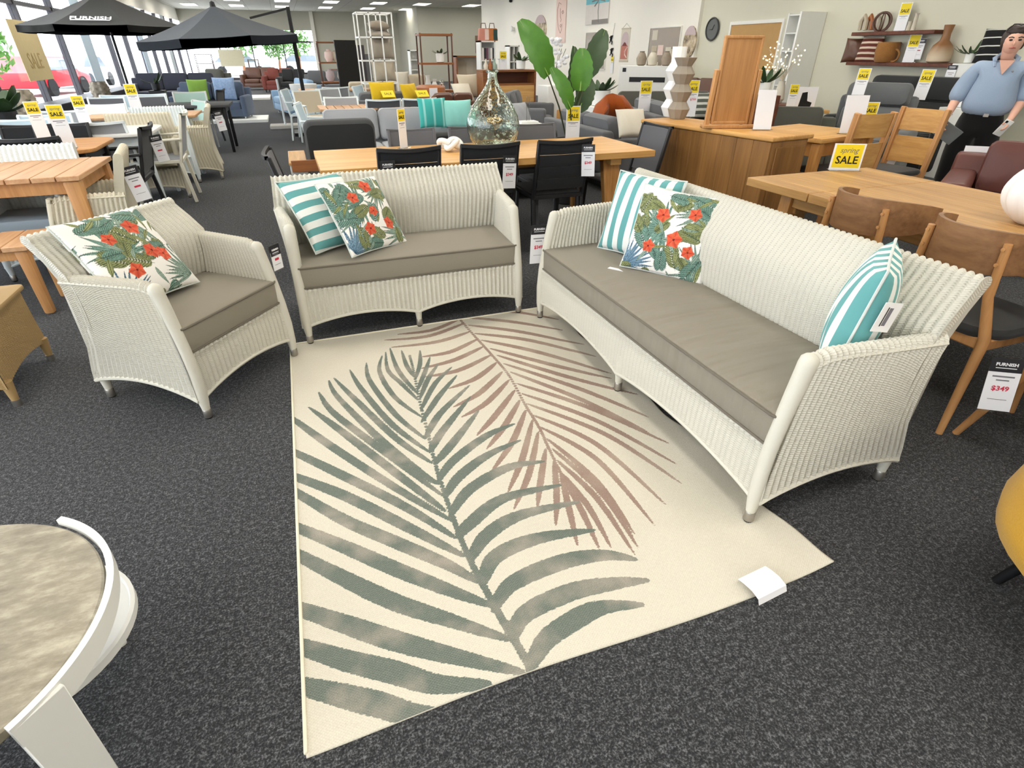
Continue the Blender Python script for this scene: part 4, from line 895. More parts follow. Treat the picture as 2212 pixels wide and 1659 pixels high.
# rust throw draped over a dark sofa, cushions and signs
sofa('dark grey sofa under the rust fur throw', (5.0, 7.25, 0), R(75), 1.7, M_MG, 2, .9, .84, .2, .62)
rows = []
for i in range(9):
    v = i/8
    rows.append([AY(1274+112*k/10, 255-(54*math.sin(PI*min(1, (k/10)*1.15))**.6)*(1-v)+(10*v if k > 6 else 0), 7.0)+V(0, -.05-.22*math.sin(PI*v)*(.6+.4*math.sin(k*1.4)), .012*math.sin(k*2.3+i)) for k in range(11)])
single('fur_throw', MB().grid(rows+[[p+V(.01, .06, -.01) for p in r] for r in rows[::-1]]+[rows[0]]), M_RUST, 'rust coloured faux fur throw bunched over the dark grey sofa', 'throw')
scatter('cream pointed cushion beside the rust throw', AY(1364, 266, 5.9), R(-10), R(38), .34, M_CREAM); 
sale_sign('sale sign standing right beside the rust throw', AY(1389, 250, 7.2), R(-10), .17, .42, price=None); sale_sign('sale sign reading $799 right of the zigzag vase', AY(1488, 252, 6.7), R(-14), .16, .42, price='$799')
sofa('charcoal grey sofa behind the sideboard with patterned cushion', (6.1, 9.0, 0), R(-20), 2.0, M_BG, 3, .9, .82, .2, .6)
scatter('grey and white geometric cushion behind the mirror', AY(1516, 228, 8.62), R(-15), R(15), .40, stripes('grey_white_maze', (214, 214, 206), (92, 96, 88), 2, .09, .42))
# potted plant in white pot behind sofa
def leafy(label, loc, n, L, w, m, pot_m, pr=.09, ph=.16, up=.7, name='potted_plant', seed=1):
    rs = random.Random(seed); t = thing(name, label, 'plant', loc); part('pot', MB().lathe([(pr*.75, 0), (pr, .01), (pr*1.1, ph), (pr*.95, ph), (pr*.9, ph-.02), (0, ph-.025)], 16), pot_m, t)
    for i in range(n):
        a = 2*PI*i/n*2.4+rs.uniform(-.3, .3); e = rs.uniform(.35, 1.0)*up; b = V(0.3*pr*math.cos(a), .3*pr*math.sin(a), ph-.01); tp = b+V(math.cos(a)*L*(1-e*.75), math.sin(a)*L*(1-e*.75), L*e*rs.uniform(.8, 1.1))
        part('leaf', leaf_mesh(b, tp, w, (math.cos(a)*-.3, math.sin(a)*-.3, 1), .15, -.15, 6), m, t)
    return t
leafy('dark green leafy plant in a white pot behind the grey sofa', AZ(1296, 228, .70), 16, .30, .09, M_LEAFD, M_WHITE, .14, .22, seed=4)
single('plinth', MB().box(-.22, .22, -.22, .22, 0, .70), M_WHITE, 'white plinth carrying the dark green leafy plant', 'plinth', tuple(AZ(1296, 228, .70)-V(0, 0, .702)), bevel=.006)
# ------------------------------------------------------------------ white wall: art, window, cabinets
WX = XR-.08
def wall_art(name, label, px0, py0, px1, py1, m, fm=None, th=.03, X=None, oval=False, painter=None, cat='picture'):
    X = X or WX; a = AX(px0, py1, X); b = AX(px1, py0, X); y1, y0 = a.y, b.y; z0, z1 = (a.z+AX(px1, py1, X).z)/2, (b.z+AX(px0, py0, X).z)/2; yc, zc = (y0+y1)/2, (z0+z1)/2; w = abs(y1-y0); h = z1-z0
    t = thing(name, label, cat, (X, yc, zc), R(-90))      # local x runs to the right as seen, front towards -y
    if oval:
        P = [(w/2*math.cos(2*PI*k/40), h/2*math.sin(2*PI*k/40)) for k in range(40)]; part('panel', MB().prism(P, -th, -.002, 'xz'), m, t)
    else: part('panel', MB().box(-w/2, w/2, -th, -.002, -h/2, h/2), m, t)
    if fm: part('frame', MB().box(-w/2-.02, -w/2, -th-.01, 0, -h/2-.02, h/2+.02).box(w/2, w/2+.02, -th-.01, 0, -h/2-.02, h/2+.02).box(-w/2, w/2, -th-.01, 0, h/2, h/2+.02).box(-w/2, w/2, -th-.01, 0, -h/2-.02, -h/2), fm, t)
    if painter: painter(t, w, h, -th-.003)
    return t
M_BLUSH = plain('blush_canvas', (232, 206, 196), .8, 0, .03); M_MAUVE = plain('mauve_print', (196, 178, 180), .8, 0, .06); M_TERRA = plain('terracotta_print', (186, 118, 104), .8, 0, .05); M_SKYP = plain('turquoise_print', (120, 196, 208), .7, 0, .1, 3); M_PALE = plain('pale_sand_print', (222, 216, 210), .8, 0, .05, 6); M_STONEP = N('rock_photo'); M_STONEP.col(M_STONEP.ramp(M_STONEP.noise(M_STONEP.coord('Object', (1, 1, 1)), 6, 4), [(.35, srgb(70, 62, 50)), (.5, srgb(176, 156, 126)), (.65, srgb(216, 202, 176))])); M_STONEP = M_STONEP.m
def facep(t, w, h, y):
    part('line_drawing', MB().tube([V(w*a, y, h*b) for a, b in ((.0, .30), (-.22, .34), (-.36, .2), (-.34, 0), (-.2, -.2), (0, -.3), (.12, -.24), (.16, -.1))], .006, 4).tube([V(w*a, y, h*b) for a, b in ((-.06, .22), (-.04, .05), (.06, -.02), (.0, -.06))], .006, 4).tube([V(w*a, y, h*b) for a, b in ((-.06, -.14), (.04, -.11), (.1, -.14), (.02, -.18), (-.06, -.14))], .006, 4).tube([V(w*a, y, h*b) for a, b in ((.1, .14), (.2, .17), (.28, .12), (.18, .10), (.1, .14))], .008, 4), plain('sepia_ink', (120, 70, 60), .7), t)
wall_art('canvas_print', 'tall blush canvas with a line-drawn face on the white wall', 1201, -12, 1226, 92, M_BLUSH, painter=facep)
def palmp(t, w, h, y):
    part('sky', MB().box(-w/2, w/2, y-.001, y+.002, .12*h, h/2), M_SKYP, t); part('palm', MB().tube([V(w*.1, y-.002, -.45*h), V(w*.06, y-.002, -.1*h), V(w*.08, y-.002, .18*h)], .012, 5).tube([V(-w*.22, y-.002, .2*h), V(w*.08, y-.002, .24*h), V(w*.34, y-.002, .16*h)], .02, 4).tube([V(-w*.1, y-.002, .05*h), V(w*.08, y-.002, .24*h), V(w*.2, y-.002, .38*h)], .02, 4), plain('palm_grey', (150, 150, 146), .8), t); part('dunes', MB().box(-w*.2, w*.5, y-.001, y+.002, -h/2, -.36*h), plain('dune_grey', (140, 134, 130), .8), t)
wall_art('canvas_print', 'beach canvas with a pale palm under turquoise sky on the white wall', 1266, -20, 1320, 52, M_PALE, painter=palmp)
def ovalp(t, w, h, y):
    P = [(w/2*math.cos(PI*k/20), h/2*math.sin(PI*k/20)) for k in range(3, 18)]; part('sky', MB().prism(P, y-.001, y+.003, 'xz'), M_MAUVE, t)
wall_art('oval_print', 'oval print behind the tall plant leaf, mauve sky over sand', 1155, 32, 1182, 98, M_STONEP, oval=True, painter=ovalp); wall_art('oval_print', 'oval rock photograph with mauve sky left of the clock', 1473, 56, 1510, 125, M_STONEP, oval=True, painter=ovalp)
def archp(t, w, h, y):
    part('arch', MB().prism([(-w*.4, -h*.02)]+[(w*.4*-math.cos(PI*k/12), h*.18+w*.4*math.sin(PI*k/12)*.9) for k in range(13)]+[(w*.4, -h*.02)], y-.001, y+.002, 'xz'), M_MAUVE, t); part('ground', MB().box(-w*.4, w*.4, y-.001, y+.002, -h*.44, -h*.02), M_TERRA, t); part('hill', MB().prism([(-w*.3, -h*.03), (-w*.05, h*.09), (w*.1, h*.07), (w*.3, -h*.03)], y-.004, y, 'xz'), plain('rust_print', (120, 60, 56), .8), t)
    part('river', MB().tube([V(w*.36, y-.003, -.06*h), V(w*.1, y-.003, -.2*h), V(w*.12, y-.003, -.3*h), V(w*.36, y-.003, -.4*h)], .016, 5), M_BLUSH, t); part('cord', MB().tube([V(-w*.48, y+.01, h*.5), V(0, y+.01, h*.66), V(w*.48, y+.01, h*.5)], .006, 5), M_GREYF, t); part('batten', MB().box(-w*.52, w*.52, y, y+.02, h*.48, h*.52).box(-w*.52, w*.52, y, y+.02, -h*.52, -h*.48), M_BEIGE, t)
wall_art('wall_banner', 'hanging arch banner of a terracotta landscape with river', 1338, 62, 1363, 132, M_CREAM, painter=archp, th=.012)
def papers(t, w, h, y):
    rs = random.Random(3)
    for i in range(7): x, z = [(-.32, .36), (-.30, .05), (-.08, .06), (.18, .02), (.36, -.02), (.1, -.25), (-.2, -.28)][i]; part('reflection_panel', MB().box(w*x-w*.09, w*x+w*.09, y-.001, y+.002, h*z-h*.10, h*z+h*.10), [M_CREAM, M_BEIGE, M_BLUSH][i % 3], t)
wt = wall_art('mirror', 'white framed mirror with reflected papers left of the oval rock photograph', 1396, 60, 1474, 168, plain('dim_mirror', (128, 112, 92), .25, .2, .08, 5), M_TRIM, painter=papers); wall_art('mirror', 'white framed mirror behind the dark plant leaf', 1264, 70, 1313, 148, plain('dim_mirror', (128, 112, 92), .25, .2, .08, 5), M_TRIM)
for i, (x, y) in enumerate(((1320, 84), (1321, 111))):
    p = AX(x, y, WX-.03); t = thing('climber_figure', ['upper black climbing figure on a string on the white wall', 'lower black climbing figure on the white wall'][i], 'ornament', tuple(p), R(-90))
    part('body', MB().ball((0, 0, .05), .035, 8).tube([V(0, 0, .04), V(-.02, 0, -.04)], [.03, .025], 6).tube([V(0, 0, .02), V(.08, 0, .08)], .015, 5).tube([V(0, 0, .02), V(-.09, 0, .04)], .015, 5).tube([V(-.02, 0, -.04), V(.07, 0, -.07), V(.06, 0, -.14)], .016, 5).tube([V(-.02, 0, -.04), V(-.08, 0, -.10)], .016, 5), M_BLACK, t)
    if i == 0: part('string', MB().tube([V(.08, 0, .08), V(.12, .02, .38)], .004, 4), M_BLACK, t)
p = AX(1321, 150, WX-.02); sale_sign('small sale card fixed to the white wall below the climbers', (p.x, p.y, p.z-.1), R(-90), .16, .44, base=False, full=False)
cb = AX(1400, 215, 7.9)
t = thing('display_cabinet', 'white low cabinet with a black slot beside the zigzag vase', 'cabinet', (cb.x, cb.y, 0), R(-40)); part('body', MB().box(-.7, .7, -.22, .22, .0, 1.18), M_WHITE, t, .006); part('slot', MB().box(-.45, .35, -.226, -.219, .86, .96), M_BLACK, t); part('switch', MB().box(-.62, -.54, -.226, -.219, 1.06, 1.14), M_BLACK, t)
for i in range(3):
    q = [-.25, 0, .3][i]; single('ceramic_jar', MB().lathe([(.06, 0), (.10, .02), (.12, .14), (.07, .24), (.05, .26), (.06, .28)], 14), [plain('mottled_taupe', (150, 136, 120), .6, 0, .25, 20), M_CREAM, plain('mottled_taupe', (150, 136, 120), .6, 0, .25, 20)][i], ['small mottled jar on the white cabinet', 'cream jar in the middle of the white cabinet', 'larger mottled jar at the right of the white cabinet'][i], 'jar', (cb.x+q*math.cos(R(-40)), cb.y+q*math.sin(R(-40)), 1.182))
# clock and papered window on the grey wall
t = thing('wall_clock', 'round dark grey clock on the right wall', 'clock', tuple(AX(1541, 63, XR-.004)), R(-90)); Mr = Matrix.Rotation(R(90), 4, 'X')
part('face', MB().lathe([(0, 0), (.21, 0), (.21, .03), (0, .03)], 32, Mr), plain('clock_grey', (98, 100, 98), .6), t); part('rim', MB().tube([V(.21*math.cos(2*PI*k/32), -.035, .21*math.sin(2*PI*k/32)) for k in range(32)], .018, 6, closed=True), plain('clock_rim', (60, 62, 62), .5), t); part('hand', MB().bar((.02, -.036, 0), (-.09, -.036, -.01), .012, .004), M_BLACK, t); part('hand', MB().bar((0, -.038, -.02), (.06, -.038, .08), .009, .004), M_BLACK, t)
a, b = AX(1566, 148, XR), AX(1692, 48, XR); kw = struct('window_kraft', MB().box(XR-.03, XR+.0, b.y-.05, a.y+.05, b.z, b.z+.06).box(XR-.03, XR, b.y-.05, a.y+.05, a.z-.06, a.z).box(XR-.03, XR, b.y-.05, b.y, a.z, b.z).box(XR-.03, XR, a.y, a.y+.05, a.z, b.z), M_TRIM); kw.name = 'window_30'
part('kraft_paper', MB().box(XR-.012, XR-.001, b.y, a.y, a.z, b.z), plain('kraft_paper', (190, 150, 96), .8, 0, .08, 9), kw)
# white tower shelf and twig lights
tb = AX(1745, 190, XR-.18); tb.z = 0
t = thing('tower_shelf', 'tall narrow white open tower shelf against the right wall', 'shelf', (XR-.17, AX(1752, 100, XR-.17).y, 0), R(-90+0)); part('side', MB().box(-.55, -.52, -.16, .16, 0, 2.05), M_WHITE, t); part('side', MB().box(-.05, -.02, -.16, .16, 0, 2.05), M_WHITE, t); part('back', MB().box(-.52, -.05, .145, .16, 0, 2.05), M_WHITE, t); part('door_panel', MB().box(-.02, .02, -.40, .16, 0, 2.05), M_WHITE, t)
for k in range(8): part('shelf', MB().box(-.52, -.05, -.15, .145, .05+.28*k, .07+.28*k), M_WHITE, t)
for k in range(3): part('hinge', MB().box(-.065, -.05, -.14, -.09, .9+.4*k, .95+.4*k), M_STEEL, t)
t = thing('twig_lights', 'cluster of bare twigs with tiny warm fairy lights behind the mirror', 'twig lights', (0, 0, 0)); rs = random.Random(8); c0 = AX(1690, 175, 7.7)
M_BULB = glow('fairy_bulb', (255, 236, 170), 6.0)
for k in range(16):
    tp = AX(1640+95*rs.random(), 78+70*rs.random(), 7.7+rs.uniform(-.15, .15)); md = c0.lerp(tp, .55)+V(0, 0, .06); part('twig', MB().tube([c0, md, tp], [.006, .004, .002], 5), M_BEIGE, t)
    for q in range(3): s_ = md.lerp(tp, .4+.3*q)+V(rs.uniform(-.05, .05), rs.uniform(-.05, .05), rs.uniform(-.04, .04)); part('bulb', MB().ball(s_, .011, 6), M_BULB, t)
single('twig_vase', MB().lathe([(.05, 0), (.09, .06), (.07, .2), (.05, .3), (.055, .32), (.045, .32), (.04, .2), (0, .1)], 16), M_CREAM, 'cream vase holding the fairy-light twigs', 'vase', (c0.x, c0.y, c0.z-.32))
cab = single('console', MB().box(-.5, .5, -.2, .2, 0, c0.z-.325), M_DKWOOD, 'dark wooden console below the fairy-light twigs', 'console', (c0.x, c0.y, 0), R(-70), bevel=.008)
# floating wall shelves
def wshelf(label, px0, px1, py, Xd):
    a, b = AX(px0, py, XR-.25), AX(px1, py, XR-.25); o = single('wall_shelf', MB().box(XR-.25, XR, b.y, a.y, a.z-.05, a.z), M_DKWOOD, label, 'shelf', bevel=.004); return a.y, b.y, a.z
uy0, uy1, uz = wshelf('upper dark red timber wall shelf', 1840, 2018, 70, 0); ly0, ly1, lz = wshelf('lower dark red timber wall shelf', 1828, 2056, 133, 0)
SX = XR-.13
ring = [V(.13*math.cos(2*PI*k/24), 0, .13+.13*math.sin(2*PI*k/24)) for k in range(24)]
t = thing('openwork_ball', 'round brown openwork ball ornament on the upper wall shelf', 'ornament', (SX, AX(1902, 60, SX).y, uz), R(-70)); part('hoop', MB().tube(ring, .014, 6, closed=True), M_LEATH, t)
for k in range(3): a = R(60*k); part('hoop', MB().tube([V(.12*math.cos(2*PI*j/20)*math.cos(a), .12*math.cos(2*PI*j/20)*math.sin(a), .13+.12*math.sin(2*PI*j/20)) for j in range(20)], .009, 5, closed=True), M_LEATH, t)
for i, px in enumerate((1862, 1872, 1882)): single('wooden_letter', MB().tube([V(-.05, 0, 0), V(-.06, 0, .12), V(-.01, 0, .20), V(.04, 0, .12), V(.05, 0, 0)], [.03, .035, .03, .035, .03], 7), [M_BEIGE, M_TAN, M_CREAM][i], ['leftmost pale wooden figure on the upper wall shelf', 'tan wooden figure in the middle of its trio on the upper wall shelf', 'cream wooden figure next to the openwork ball'][i], 'ornament', (SX+.03*i, AX(px, 65, SX).y, uz+.03), R(-90))
sale_sign('sale sign on the upper wall shelf', (SX, AX(1944, 60, SX).y, uz+.001), R(-80), .17, .36, full=False)
for i, px in enumerate((1962, 1972)): single('candle_holder', MB().lathe([(.035, 0), (.03, .02), (.025, [.10, .2][i]), (.035, [.12, .22][i])], 10), M_CREAM, ['short cream candle holder on the upper wall shelf', 'tall cream candle holder at the right of the upper wall shelf'][i], 'candle holder', (SX, AX(px, 62, SX).y, uz+.001))
scatter('dark brown cushion at the left end of the lower wall shelf', V(SX, AX(1848, 110, SX).y, lz+.16), R(-60), R(10), .36, M_LEATH); scatter('brown and cream striped cushion on the lower wall shelf', V(SX-.02, AX(1880, 108, SX).y, lz+.17), R(-85), R(12), .38, stripes('brown_cream_stripes', (216, 196, 178), (104, 54, 44), 2, .075, .4))
t = thing('wicker_basket', 'tan woven basket with ring handle on the lower wall shelf', 'basket', (SX-.05, AX(1915, 115, SX-.05).y, lz), R(-80)); part('body', MB().lathe([(.13, 0), (.15, .02), (.17, .15), (.16, .27), (.15, .27), (.14, .03), (0, .03)], 18), fabric('tan_basket', (176, 124, 66), (132, 88, 44), 90, .9, .8), t); part('handle', MB().tube([V(.16+.07*math.cos(2*PI*k/16), -.05, .09+.08*math.sin(2*PI*k/16)) for k in range(16)], .014, 6, closed=True), fabric('tan_basket', (176, 124, 66)), t)
sale_sign('sale sign on the lower wall shelf', (SX, AX(1966, 118, SX).y, lz+.001), R(-80), .17, .36, full=False); price_tag('small price tag hanging over the lower wall shelf', (SX+.02, AX(1990, 85, SX).y, AX(1990, 84, SX).z), R(-80), .13, .26)
mv = N('brown_fade_glaze'); g_ = mv.n('SeparateXYZ'); mv.l(mv.coord(), g_.inputs[0]); mv.col(mv.ramp(mv.math('MULTIPLY', g_.outputs[2], 2.2), [(.15, srgb(206, 186, 158)), (.5, srgb(140, 96, 58))])); mv.set(.4)
single('bottle_vase', MB().lathe([(.12, 0), (.15, .02), (.155, .12), (.12, .22), (.06, .28), (.05, .36), (.065, .47), (.05, .47), (.04, .30), (0, .2)], 20), mv.m, 'long-necked brown bottle vase at the end of the lower wall shelf', 'vase', (SX, AX(2030, 118, SX).y, lz+.001))
bxs = AX(2130, 138, XR-.25)
single('wall_cabinet', MB().box(XR-.34, XR, bxs.y-1.0, AX(2062, 138, XR-.3).y, bxs.z-.38, bxs.z), M_WHITE, 'white wall cabinet right of the wall shelves behind the woman', 'cabinet', bevel=.004)
leafy('spiky green plant in a small white pot on the white wall cabinet', V(XR-.17, AX(2095, 125, XR-.17).y, bxs.z+.001), 14, .26, .035, M_LEAFD, M_WHITE, .06, .12, seed=9)
scatter('black cushion with white stripes on the white wall cabinet', V(XR-.15, AX(2150, 110, XR-.15).y, bxs.z+.2), R(-75), R(12), .42, stripes('black_white_lines', (30, 30, 32), (225, 225, 220), 2, .10, .86))
price_tag('price tag on the white wall cabinet', (XR-.36, AX(2060, 140, XR-.36).y, bxs.z-.02), R(-80), .12, .28)
# ------------------------------------------------------------------ recliners
def recliner(label, loc, rz, w, m, seats, h=1.1, name='recliner_sofa'):
    t = thing(name, label, 'recliner', loc, rz, 'recliners by the right wall'); hw = w/2
    part('base', MB().box(-hw, hw, -.45, .30, .05, .32), m, t, .04, 2)
    for sg in (-1, 1): part('arm', MB().box(sg*hw-.10, sg*hw+.10, -.48, .32, .05, .62), m, t, .07, 3)
    cw = (w-.2)/seats
    for i in range(seats):
        x = -hw+.10+cw*(i+.5); c = cushion('seat_cushion', cw-.01, .66, .18, m, t, .03, .06, False, .05, 4); c.location = (x, -.12, .31)
        for z0, z1, th, yy in ((.48, .82, .20, .22), (.80, h, .24, .30)):
            b = cushion('back_cushion', cw-.012, z1-z0, th, m, t, .045, .07, False, .06, 4); b.location = (x, yy+.08, (z0+z1)/2); b.rotation_euler = (R(78), 0, 0)
    part('back_shell', MB().box(-hw+.02, hw-.02, .30, .44, .08, h-.12), m, t, .05, 2); return t
recliner('charcoal two-seat recliner against the right wall', (8.35, 6.35, 0), R(-88), 1.75, M_DG, 2, 1.12); recliner('mid grey single recliner left of the charcoal recliner', (7.05, 5.82, 0), R(-60), .95, fabric('blue_grey_fabric', (112, 114, 116), (92, 94, 96)), 1, 1.08)
sofa('dark olive-grey armchair in front of the single recliner', (5.85, 5.75, 0), R(-35), 1.0, M_BG, 1, .9, .82, .2, .62, cat='armchair', name='armchair')
sale_sign('sale card draped over the single recliner headrest', AX(1852, 206, 6.78), R(-60), .14, .30, base=False, tilt=R(-8)); sale_sign('sale card draped over the charcoal recliner headrest', AX(1983, 216, 7.98), R(-80), .17, .36, base=False, tilt=R(-6)); sale_sign('sale card partly behind the woman, right of the charcoal recliner', AX(2072, 232, 8.1), R(-75), .18, .38, base=True); p = AX(2072, 232, 8.1); single('plinth', MB().box(-.15, .15, -.15, .15, 0, p.z-.001), M_WHITE, 'white display plinth behind the woman carrying a sale card', 'plinth', (p.x, p.y, 0), bevel=.005)
table('small pale timber lamp table beside the olive-grey armchair', (AZ(1715, 235, .78).x, AZ(1715, 235, .78).y, 0), R(-20), .75, .5, .78, M_OAKX, M_OAKZ, .04, name='lamp_table')
sale_sign('sale sign on the small pale lamp table', AZ(1706, 236, .784), R(-15), .13, .30); t = thing('photo_card', 'photo card of a boot shape on the small pale lamp table', 'card', tuple(AZ(1736, 234, .784)), R(-18)); part('card', MB().box(-.14, .14, -.003, .003, 0, .26), M_PAPER, t); part('boot', MB().prism([(-.09, .02), (.08, .02), (.09, .07), (.02, .09), (.0, .2), (-.07, .19)], -.006, -.003, 'xz'), M_BLACK, t)
sofa('dark brown leather sofa far behind the lamp table', (7.8, 10.7, 0), R(-70), 1.5, M_LEATH, 2, .9, .95, .2, .64)
leafy('leafy green plant behind the white card on the sideboard', AX(1648, 205, 5.6), 8, .3, .07, M_LEAFD, M_WHITE, .07, .14, seed=12); p = AX(1648, 205, 5.6); single('plinth', MB().box(-.15, .15, -.15, .15, 0, p.z-.002), M_DKWOOD, 'dark timber pedestal under the plant behind the white card', 'pedestal', (p.x, p.y, 0), bevel=.005)
# brown leather armchair at the right edge with card, pale rug
sofa('brown leather armchair at the right edge behind the oak table', (5.22, 2.80, 0), R(-60), 1.0, plain('oxblood_leather', (96, 50, 42), .45, 0, .12, 6, .2), 1, .9, .80, .2, .60, cat='armchair', name='armchair')
white_card('white card with black top edge beside the brown leather armchair', AX(2098, 392, 5.45), R(-40), .26, .28)
single('floor_rug', MB().box(-.9, .9, -.6, .6, .0, .008), M_CREAM, 'pale cream rug on the floor behind the oak panel-back chairs', 'rug', (6.2, 4.5, 0), R(-15))
#@@NEXT
# ================================================================== WOMAN AT THE RIGHT EDGE
def skin_mesh(name, vs, es, rad, sub=2, root=0):
    me = bpy.data.meshes.new(name); me.from_pydata(vs, es, []); o = bpy.data.objects.new(name, me); C.objects.link(o)
    md = o.modifiers.new('skin', 'SKIN'); md.use_smooth_shade = True; md.branch_smoothing = .6
    for i, r in enumerate(rad):
        sv = me.skin_vertices[0].data[i]; sv.radius = r if isinstance(r, tuple) else (r, r); sv.use_root = (i == root)
    sb_ = o.modifiers.new('sub', 'SUBSURF'); sb_.levels = sub; sb_.render_levels = sub
    dg = bpy.context.evaluated_depsgraph_get(); out = bpy.data.meshes.new_from_object(o.evaluated_get(dg)); bpy.data.objects.remove(o); out.shade_smooth(); out.materials.clear(); return out
M_SKIN = plain('skin', (222, 172, 150), .55, 0, .05, 30); M_HAIR = plain('dark_brown_hair', (48, 34, 30), .5, 0, .2, 60); M_BLOUSE = fabric('pale_blue_chambray', (162, 180, 202), (138, 156, 180), 300, .9, .5, wr=1.5); M_TROUS = fabric('black_trousers', (20, 20, 22), (12, 12, 13))
WO = thing('person', 'woman in a pale blue blouse and black trousers holding a grey tablet', 'person', (6.24, 3.92, 0), R(-52))
v = [(0, .02, .95), (0, .0, 1.08), (0, -.01, 1.20), (0, .0, 1.31), (0, .0, 1.385), (0, -.015, 1.43), (0, -.035, 1.50), (0, -.03, 1.575),   # 0-7 pelvis..head
     (-.17, .01, 1.33), (-.25, .03, 1.10), (-.29, -.10, .91), (-.295, -.125, .865),                                                      # 8-11 her right arm, palm
     (.17, .01, 1.33), (.25, .05, 1.10), (.20, -.12, .93), (.18, -.16, .895),                                                            # 12-15 her left arm, palm
     (-.10, .01, .88), (-.11, -.02, .50), (-.12, .03, .09), (-.125, -.10, .035), (.10, .01, .88), (.11, -.02, .50), (.12, .03, .09), (.125, -.10, .035)]
e = [(0, 1), (1, 2), (2, 3), (3, 4), (4, 5), (5, 6), (6, 7), (3, 8), (8, 9), (9, 10), (10, 11), (3, 12), (12, 13), (13, 14), (14, 15), (0, 16), (16, 17), (17, 18), (18, 19), (0, 20), (20, 21), (21, 22), (22, 23)]
rd = [(.16, .12), (.15, .115), (.15, .115), (.14, .10), (.058, .055), (.055, .055), (.078, .088), (.07, .082), .062, .05, .032, (.036, .02), .062, .05, .032, (.036, .02), .09, .065, .042, .036, .09, .065, .042, .036]
for base, sg in ((11, -1), (15, 1)):                      # five fingers per hand, curled
    bx_, by_, bz_ = v[base]
    for k in range(4):
        o_ = (k-1.5)*.019; i0 = len(v); L = [.036, .042, .040, .032][k]
        v += [(bx_+.004*sg, by_-.020+o_, bz_-.030), (bx_+.012*-sg, by_-.030+o_, bz_-.030-L*.7), (bx_+.034*-sg, by_-.026+o_, bz_-.030-L*.9)]; e += [(base, i0), (i0, i0+1), (i0+1, i0+2)]; rd += [.010, .009, .0075]
    i0 = len(v); v += [(bx_-sg*.020, by_-.038, bz_+.002), (bx_-sg*.036, by_-.052, bz_-.022)]; e += [(base, i0), (i0, i0+1)]; rd += [.011, .009]
part('body', skin_mesh('body', v, e, rd), M_SKIN, WO)
bl = [(0, .01, .90), (0, .0, 1.08), (0, -.01, 1.22), (0, .0, 1.32), (0, .005, 1.375), (-.17, .01, 1.335), (-.24, .03, 1.16), (-.275, -.02, 1.02), (.17, .01, 1.335), (.24, .04, 1.16), (.245, -.01, 1.03)]
part('blouse', skin_mesh('blouse', bl, [(0, 1), (1, 2), (2, 3), (3, 4), (3, 5), (5, 6), (6, 7), (3, 8), (8, 9), (9, 10)], [(.235, .175), (.225, .175), (.215, .165), (.185, .13), (.09, .078), .085, .085, .082, .085, .085, .082]), M_BLOUSE, WO)
part('collar', MB().tube([V(-.07, -.075, 1.33), V(-.085, -.02, 1.40), V(-.05, .055, 1.425), V(.05, .055, 1.425), V(.085, -.02, 1.40), V(.07, -.075, 1.33)], [.012, .02, .02, .02, .02, .012], 6), M_BLOUSE, WO)
part('neckline', MB().prism([(-.055, 1.385), (.055, 1.385), (0, 1.27)], -.128, -.105, 'xz'), M_SKIN, WO)
tr = [(0, .02, 1.06), (0, .02, .90), (-.105, .015, .80), (-.115, -.01, .48), (-.12, .03, .10), (.105, .015, .80), (.115, -.01, .48), (.12, .03, .10)]
part('trousers', skin_mesh('trousers', tr, [(0, 1), (1, 2), (2, 3), (3, 4), (1, 5), (5, 6), (6, 7)], [(.19, .15), (.225, .175), .14, .095, .075, .125, .095, .075]), M_TROUS, WO)
for sg in (-1, 1): part('shoe', MB().ball((sg*.123, -.03, .045), .05, 12, (.9, 2.5, .85)), M_BLACK, WO)
hr = part('hair', MB().ball((0, .0, 1.56), .102, 18, (.94, 1.0, 1.05)).ball((0, .10, 1.54), .055, 12).ball((-.066, -.03, 1.53), .04, 10, (.6, 1, 1.6)).ball((.066, -.03, 1.53), .04, 10, (.6, 1, 1.6)), M_HAIR, WO)
fc = part('face', MB().ball((0, -.045, 1.525), .082, 16, (.92, .95, 1.22)).ball((0, -.128, 1.515), .014, 8, (.8, 1, 1.3)), M_SKIN, WO)
for sg in (-1, 1):
    part('eye', MB().ball((sg*.032, -.117, 1.54), .011, 8, (1.3, .6, .7)), M_INK, fc); part('eyebrow', MB().tube([V(sg*.014, -.121, 1.556), V(sg*.033, -.122, 1.563), V(sg*.052, -.110, 1.558)], .0045, 5), M_HAIR, fc); part('ear', MB().ball((sg*.079, -.02, 1.525), .018, 8, (.5, .8, 1.3)), M_SKIN, fc)
part('mouth', MB().tube([V(-.024, -.119, 1.478), V(0, -.126, 1.481), V(.024, -.119, 1.478)], [.004, .008, .004], 6), plain('lips', (170, 92, 84), .5), fc)
part('hairline', MB().ball((0, -.012, 1.605), .088, 14, (.98, 1.1, .7)), M_HAIR, WO)
gl = part('eyeglasses', MB().tube([V(-.075+.0*k, -.09, 1.625) if k == 0 else V(-.075+.15*k/6, -.10-.012*math.sin(PI*k/6), 1.65+.012*math.sin(PI*k/3)**2) for k in range(7)], .004, 5).tube([V(-.075, -.09, 1.625), V(-.085, 0, 1.60)], .003, 5).tube([V(.075, -.09, 1.65), V(.085, 0, 1.60)], .003, 5), M_BLACK, WO)
part('belt_buckle', MB().box(-.02, .02, -.19, -.165, .93, .955), M_STEEL, WO); part('bracelet', MB().tube([V(-.286+.036*math.cos(2*PI*k/14), -.085+.034*math.sin(2*PI*k/14), .93) for k in range(14)], .005, 5, closed=True), M_CREAM, WO)
part('brooch', MB().ball((.07, -.125, 1.30), .008, 8), M_STEEL, WO)
bpy.context.view_layer.update()
hd = WO.matrix_world @ V(-.30, -.15, .815)
